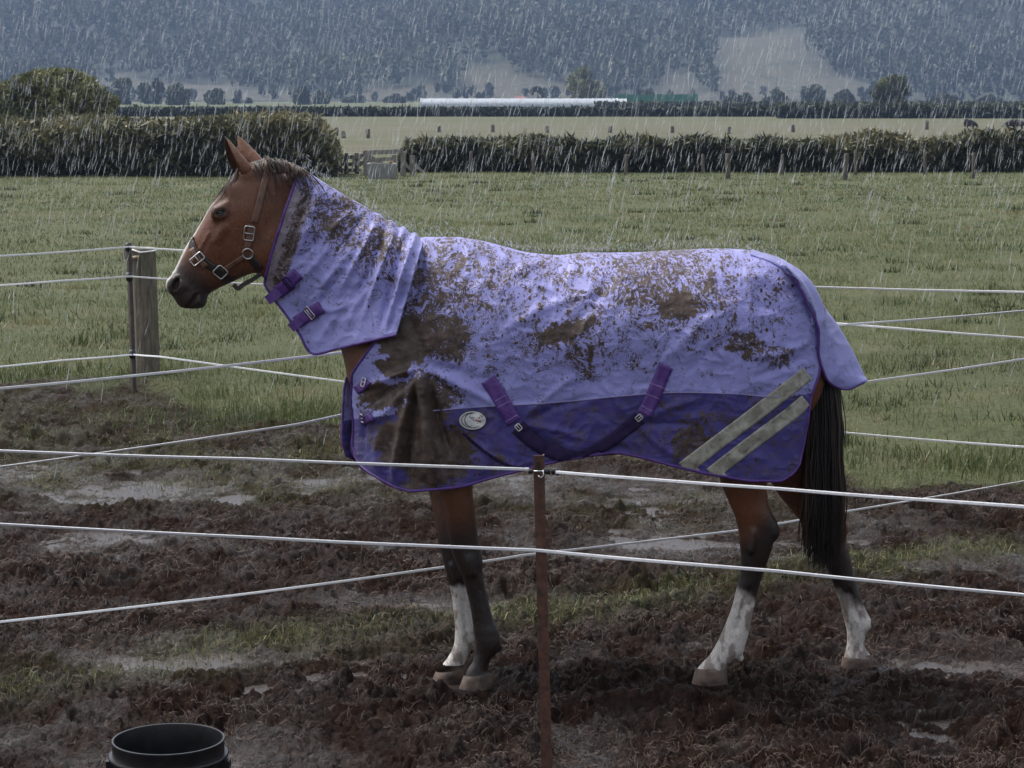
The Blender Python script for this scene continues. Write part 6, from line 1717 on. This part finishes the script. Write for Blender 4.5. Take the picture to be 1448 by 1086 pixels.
def tape(ctrl, wd, label, mat, group, twist=0.6, sd=1):
    """woven tape along (px, py, Y) control points"""
    ctrl = np.array(ctrl, float); W3 = PA(ctrl[:, 0], ctrl[:, 1], ctrl[:, 2])
    if ctrl[0, 0] < -100: W3 = np.concatenate([[W3[0] + (W3[0] - W3[1]) / np.linalg.norm(W3[0] - W3[1]) * 2.5], W3])
    if ctrl[-1, 0] > 1600: W3 = np.concatenate([W3, [W3[-1] + (W3[-1] - W3[-2]) / np.linalg.norm(W3[-1] - W3[-2]) * 2.5]])
    L = np.concatenate([[0], np.cumsum(np.linalg.norm(np.diff(W3, axis=0), axis=1))]); k = int(L[-1] / .03) + 2; q = np.linspace(0, L[-1], k)
    pts = np.stack([np.interp(q, L, W3[:, i]) for i in range(3)], -1)
    for i in range(len(L) - 1):
        a = (q >= L[i]) & (q <= L[i + 1]); s = (q[a] - L[i]) / (L[i + 1] - L[i]); pts[a, 2] -= .0022 * (L[i + 1] - L[i]) * 4 * s * (1 - s)
    rng = np.random.default_rng(sd)
    pts[:, 2] += .003 * fbm2(q * .9, q * 0 + sd, 3, 500 + sd); pts[:, 1] += .004 * fbm2(q * .7, q * 0 + sd + 5, 3, 510 + sd)
    tg3 = np.gradient(pts, axis=0); tg3 /= np.linalg.norm(tg3, axis=1)[:, None]
    up = np.cross(np.cross(tg3, [0, 0, 1.0]), tg3); up /= np.linalg.norm(up, axis=1)[:, None]; sd_ = np.cross(tg3, up)
    a = twist * fbm2(q * .35, q * 0 + sd * 3, 3, 520) * 2.2
    u2 = up * np.cos(a)[:, None] + sd_ * np.sin(a)[:, None]; s2 = np.cross(tg3, u2)
    vs = []; prof = [(-.5, 0), (-.45, .5), (-.16, .62), (0, .45), (.16, .62), (.45, .5), (.5, 0), (.45, -.5), (0, -.45), (-.45, -.5)]
    for (x, y) in prof: vs.append(pts + u2 * (x * wd) + s2 * (y * .0028))
    V = np.stack(vs, 1).reshape(-1, 3); m_ = len(prof); i = np.arange(k * m_).reshape(k, m_); j = np.roll(i, -1, 1)
    Q = np.stack([i[:-1], j[:-1], j[1:], i[1:]], -1).reshape(-1, 4)
    c = V.mean(0); o = make_mesh('fence_tape', V - c, quads=Q, mat=mat); o.location = tuple(c)
    tag(o, label, 'fence tape', group)
g = 'white electric fence tapes'
tape([(-170, 628.5, 7.0), (0, 637, 6.72), (350, 649, 6.5), (748, 664.5, 6.29)], .0092, 'upper tape left of the rusty post, crossing the rug hem', M_TAPE, g, .4, 1)
tape([(786, 668, 6.29), (1100, 690.5, 5.95), (1448, 716, 5.6), (1620, 729, 5.4)], .0092, 'upper tape right of the rusty post, crossing the hind legs', M_TAPE, g, .4, 2)
tape([(-170, 732, 7.0), (0, 742, 6.72), (360, 760, 6.5), (760, 778, 6.285), (1100, 808, 5.95), (1448, 842, 5.6), (1620, 860, 5.4)], .0098, 'lower tape passing the rusty post and both pairs of legs', M_TAPE, g, .8, 3)
tape([(-200, 903, 7.1), (0, 880, 7.5), (330, 842, 8.0), (640, 800, 8.42), (740, 785, 8.6), (1040, 750, 9.2), (1200, 722, 9.5), (1448, 680, 10), (1640, 647, 10.4)], .0095, 'lowest tape running behind all four legs of the horse', M_TAPEFAR, g, .7, 4)
tape([(-200, 690, 7.1), (0, 660, 7.5), (420, 600, 8.2), (505, 581, 8.45), (800, 577, 8.75), (1225, 540, 9.6), (1448, 508, 10), (1640, 480, 10.4)], .0095, 'middle tape going behind the rug\'s chest and under the tail flap', M_TAPEFAR, g, .7, 5)
tape([(-200, 570, 7.1), (0, 549, 7.5), (150, 535, 7.75), (505, 496, 8.45), (800, 485, 8.75), (1190, 460, 9.55), (1448, 439, 10), (1640, 424, 10.4)], .0095, 'tape sloping up behind the horse under its neck cover', M_TAPEFAR, g, .7, 6)
yL = 15.9
tape([(-200, 374, 14.4), (0, 362, 15.05), (90, 356, 15.4), (182, 349, 15.86), (225, 352, 15.7), (372, 361, 15.2), (800, 384, 13.7), (1135, 405, 12.7), (1448, 413, 11.9), (1640, 418, 11.4)], .013, 'topmost far tape, from the wooden post to behind the rump', M_TAPEFAR, g, .5, 7)
tape([(-200, 417, 14.4), (0, 403.5, 15.05), (90, 397, 15.4), (184, 391, 15.86), (240, 395, 15.7), (372, 402, 15.2), (800, 430, 13.7), (1190, 458, 12.55), (1448, 478, 11.9), (1640, 492, 11.4)], .013, 'second far tape, passing under the horse\'s chin', M_TAPEFAR, g, .5, 8)
tape([(-200, 535, 14.4), (0, 518.5, 15.05), (90, 509, 15.4), (188, 501, 15.86), (225, 504, 15.7), (505, 542, 14.8), (800, 575, 13.7), (1195, 612, 12.55), (1448, 632, 11.9), (1640, 648, 11.4)], .013, 'lowest far tape, low over the pasture behind the horse', M_TAPEFAR, g, .5, 9)

# ------------------------------------------------------------------ black bucket in the foreground
def bucket():
    Y = 5.75; c = P(238, 1046, Y); s = Y / FPX; r = 81 * s; zt = c[2]
    e = empty('bucket', (c[0], Y, 0), 'black plastic bucket standing in the mud at the lower left', 'bucket')
    m, n, b = new_mat('black plastic'); b.inputs['Roughness'].default_value = .34
    v = coords(n); f = tnoise(n, v, 22, 6, .7)
    n.links.new(ramp(n, f, [(.4, (.007, .007, .008)), (.72, (.020, .019, .019)), (.85, (.055, .047, .04))]), b.inputs['Base Color']); bump(n, b, tnoise(n, v, 60, 5, .7), .12, .003)
    h = zt; mb = MB()
    prof = [(r * .84, .0), (r * .86, .004), (r * .985, h - .050), (r * 1.06, h - .046), (r * 1.075, h - .040), (r * 1.06, h - .036), (r * 1.0, h - .036), (r * 1.0, h - .004), (r * 1.012, h), (r * 1.005, h + .003), (r * .972, h + .003), (r * .965, h - .002), (r * .955, h - .05), (r * .82, .02), (.001, .018)]
    mb.lathe(prof, (0, 0, 0), 80); o = mb.build('tub', m, e, True)
    bv = o.modifiers.new('Edge', 'EDGE_SPLIT'); bv.split_angle = R(50)
    # two handle lugs and the wire handle folded down behind
    for s_ in (-1, 1):
        mb = MB(); mb.box((s_ * r * 1.03, 0, h - .075), (.022, .045, .045)); mb.build('handle_lug', m, e)
    a = np.linspace(0, np.pi, 25); mb = MB()
    mb.tube([(math.cos(t) * r * 1.10, math.sin(t) * r * 1.12, h - .078 - .16 * math.sin(t)) for t in a], .0028, 7); mb.build('handle', M_STEEL, e, True)
bucket()
# ------------------------------------------------------------------ rain and haze
def rain():
    rng = np.random.default_rng(9)
    m, n, b = new_mat('rain drops')
    b.inputs['Base Color'].default_value = (.70, .74, .78, 1); b.inputs['Roughness'].default_value = .15
    tr = N(n, 'ShaderNodeBsdfTransparent'); mx = N(n, 'ShaderNodeMixShader'); mx.inputs[0].default_value = .38
    n.links.new(tr.outputs[0], mx.inputs[1]); n.links.new(b.outputs[0], mx.inputs[2]); n.links.new(mx.outputs[0], n.nodes['Material Output'].inputs['Surface'])
    k = 16000
    Y = (rng.uniform(8.9 ** 2.2, 52 ** 2.2, k)) ** (1 / 2.2)
    x = rng.uniform(-.33, .33, k) * Y; z = rng.uniform(0, 1, k) * (2.2 + .09 * Y) + .15
    _rx, _ry = TOPX(np.stack([x, Y, z], -1)); _kk = (_ry < 560) | (rng.uniform(0, 1, k) < .15); x, Y, z = x[_kk], Y[_kk], z[_kk]; k = len(x)
    L = rng.uniform(.06, .21, k) * (.7 + Y / 55); wd = rng.uniform(.0008, .0023, k) * (.5 + Y / 26)
    sl = np.tan(np.radians(rng.normal(13, 6, k)))
    # drops bouncing off the rug along the horse's back, neck and croup
    kb = 900
    bp_ = pchip(rng.uniform(425, 1120, kb), [424, 470, 530, 600, 680, 760, 860, 1000, 1060, 1120], [240, 262, 300, 335, 340, 358, 357, 351, 356, 385])
    bx_2 = rng.uniform(425, 1120, kb); by_2 = pchip(bx_2, [424, 470, 530, 600, 680, 760, 860, 1000, 1060, 1120], [240, 262, 300, 335, 340, 358, 357, 351, 356, 385])
    bp_ = PA(bx_2, by_2, 8.03 + rng.uniform(-.12, .12, kb)); bp_[:, 2] += rng.exponential(.018, kb)
    x = np.concatenate([x, bp_[:, 0]]); Y = np.concatenate([Y, bp_[:, 1]]); z = np.concatenate([z, bp_[:, 2]])
    L = np.concatenate([L, rng.uniform(.004, .022, kb)]); wd = np.concatenate([wd, rng.uniform(.0006, .0014, kb)]); sl = np.concatenate([sl, rng.normal(0, .7, kb)]); k = k + kb
    d = unit(np.stack([sl, rng.normal(0, .08, k), np.ones(k)], -1))
    s1 = unit(np.cross(d, np.array([0, 1.0, 0]))); s2 = np.cross(d, s1)
    c = np.stack([x, Y, z + L / 2], -1)
    V = np.stack([c - d * (L / 2)[:, None], c + s1 * wd[:, None] - d * (L * .2)[:, None], c + s2 * wd[:, None] - d * (L * .2)[:, None], c - s1 * wd[:, None] - d * (L * .2)[:, None], c - s2 * wd[:, None] - d * (L * .2)[:, None], c + d * (L / 2)[:, None]], 1)
    i = np.arange(k)[:, None, None] * 6
    T = (i + np.array([(0, 2, 1), (0, 3, 2), (0, 4, 3), (0, 1, 4), (5, 1, 2), (5, 2, 3), (5, 3, 4), (5, 4, 1)])[None]).reshape(-1, 3)
    o = make_mesh('rain', V.reshape(-1, 3), tris=T, mat=m)
    tag(o, 'slanting rain drops falling over the paddock', None, None, 'stuff')
rain()
mb = MB(); mb.box((0, 1080, 145), (2000, 2900, 298))
mh = bpy.data.materials.new('haze'); mh.use_nodes = True; n = mh.node_tree; n.nodes.clear()
pv = n.nodes.new('ShaderNodeVolumePrincipled'); om = n.nodes.new('ShaderNodeOutputMaterial')
pv.inputs['Color'].default_value = (.43, .585, .90, 1); pv.inputs['Density'].default_value = 0.00027; pv.inputs['Anisotropy'].default_value = 0.0
n.links.new(pv.outputs[0], om.inputs['Volume'])
hz = mb.build('haze', mh)
tag(hz, 'bluish rain haze hanging over the valley', None, None, 'stuff')
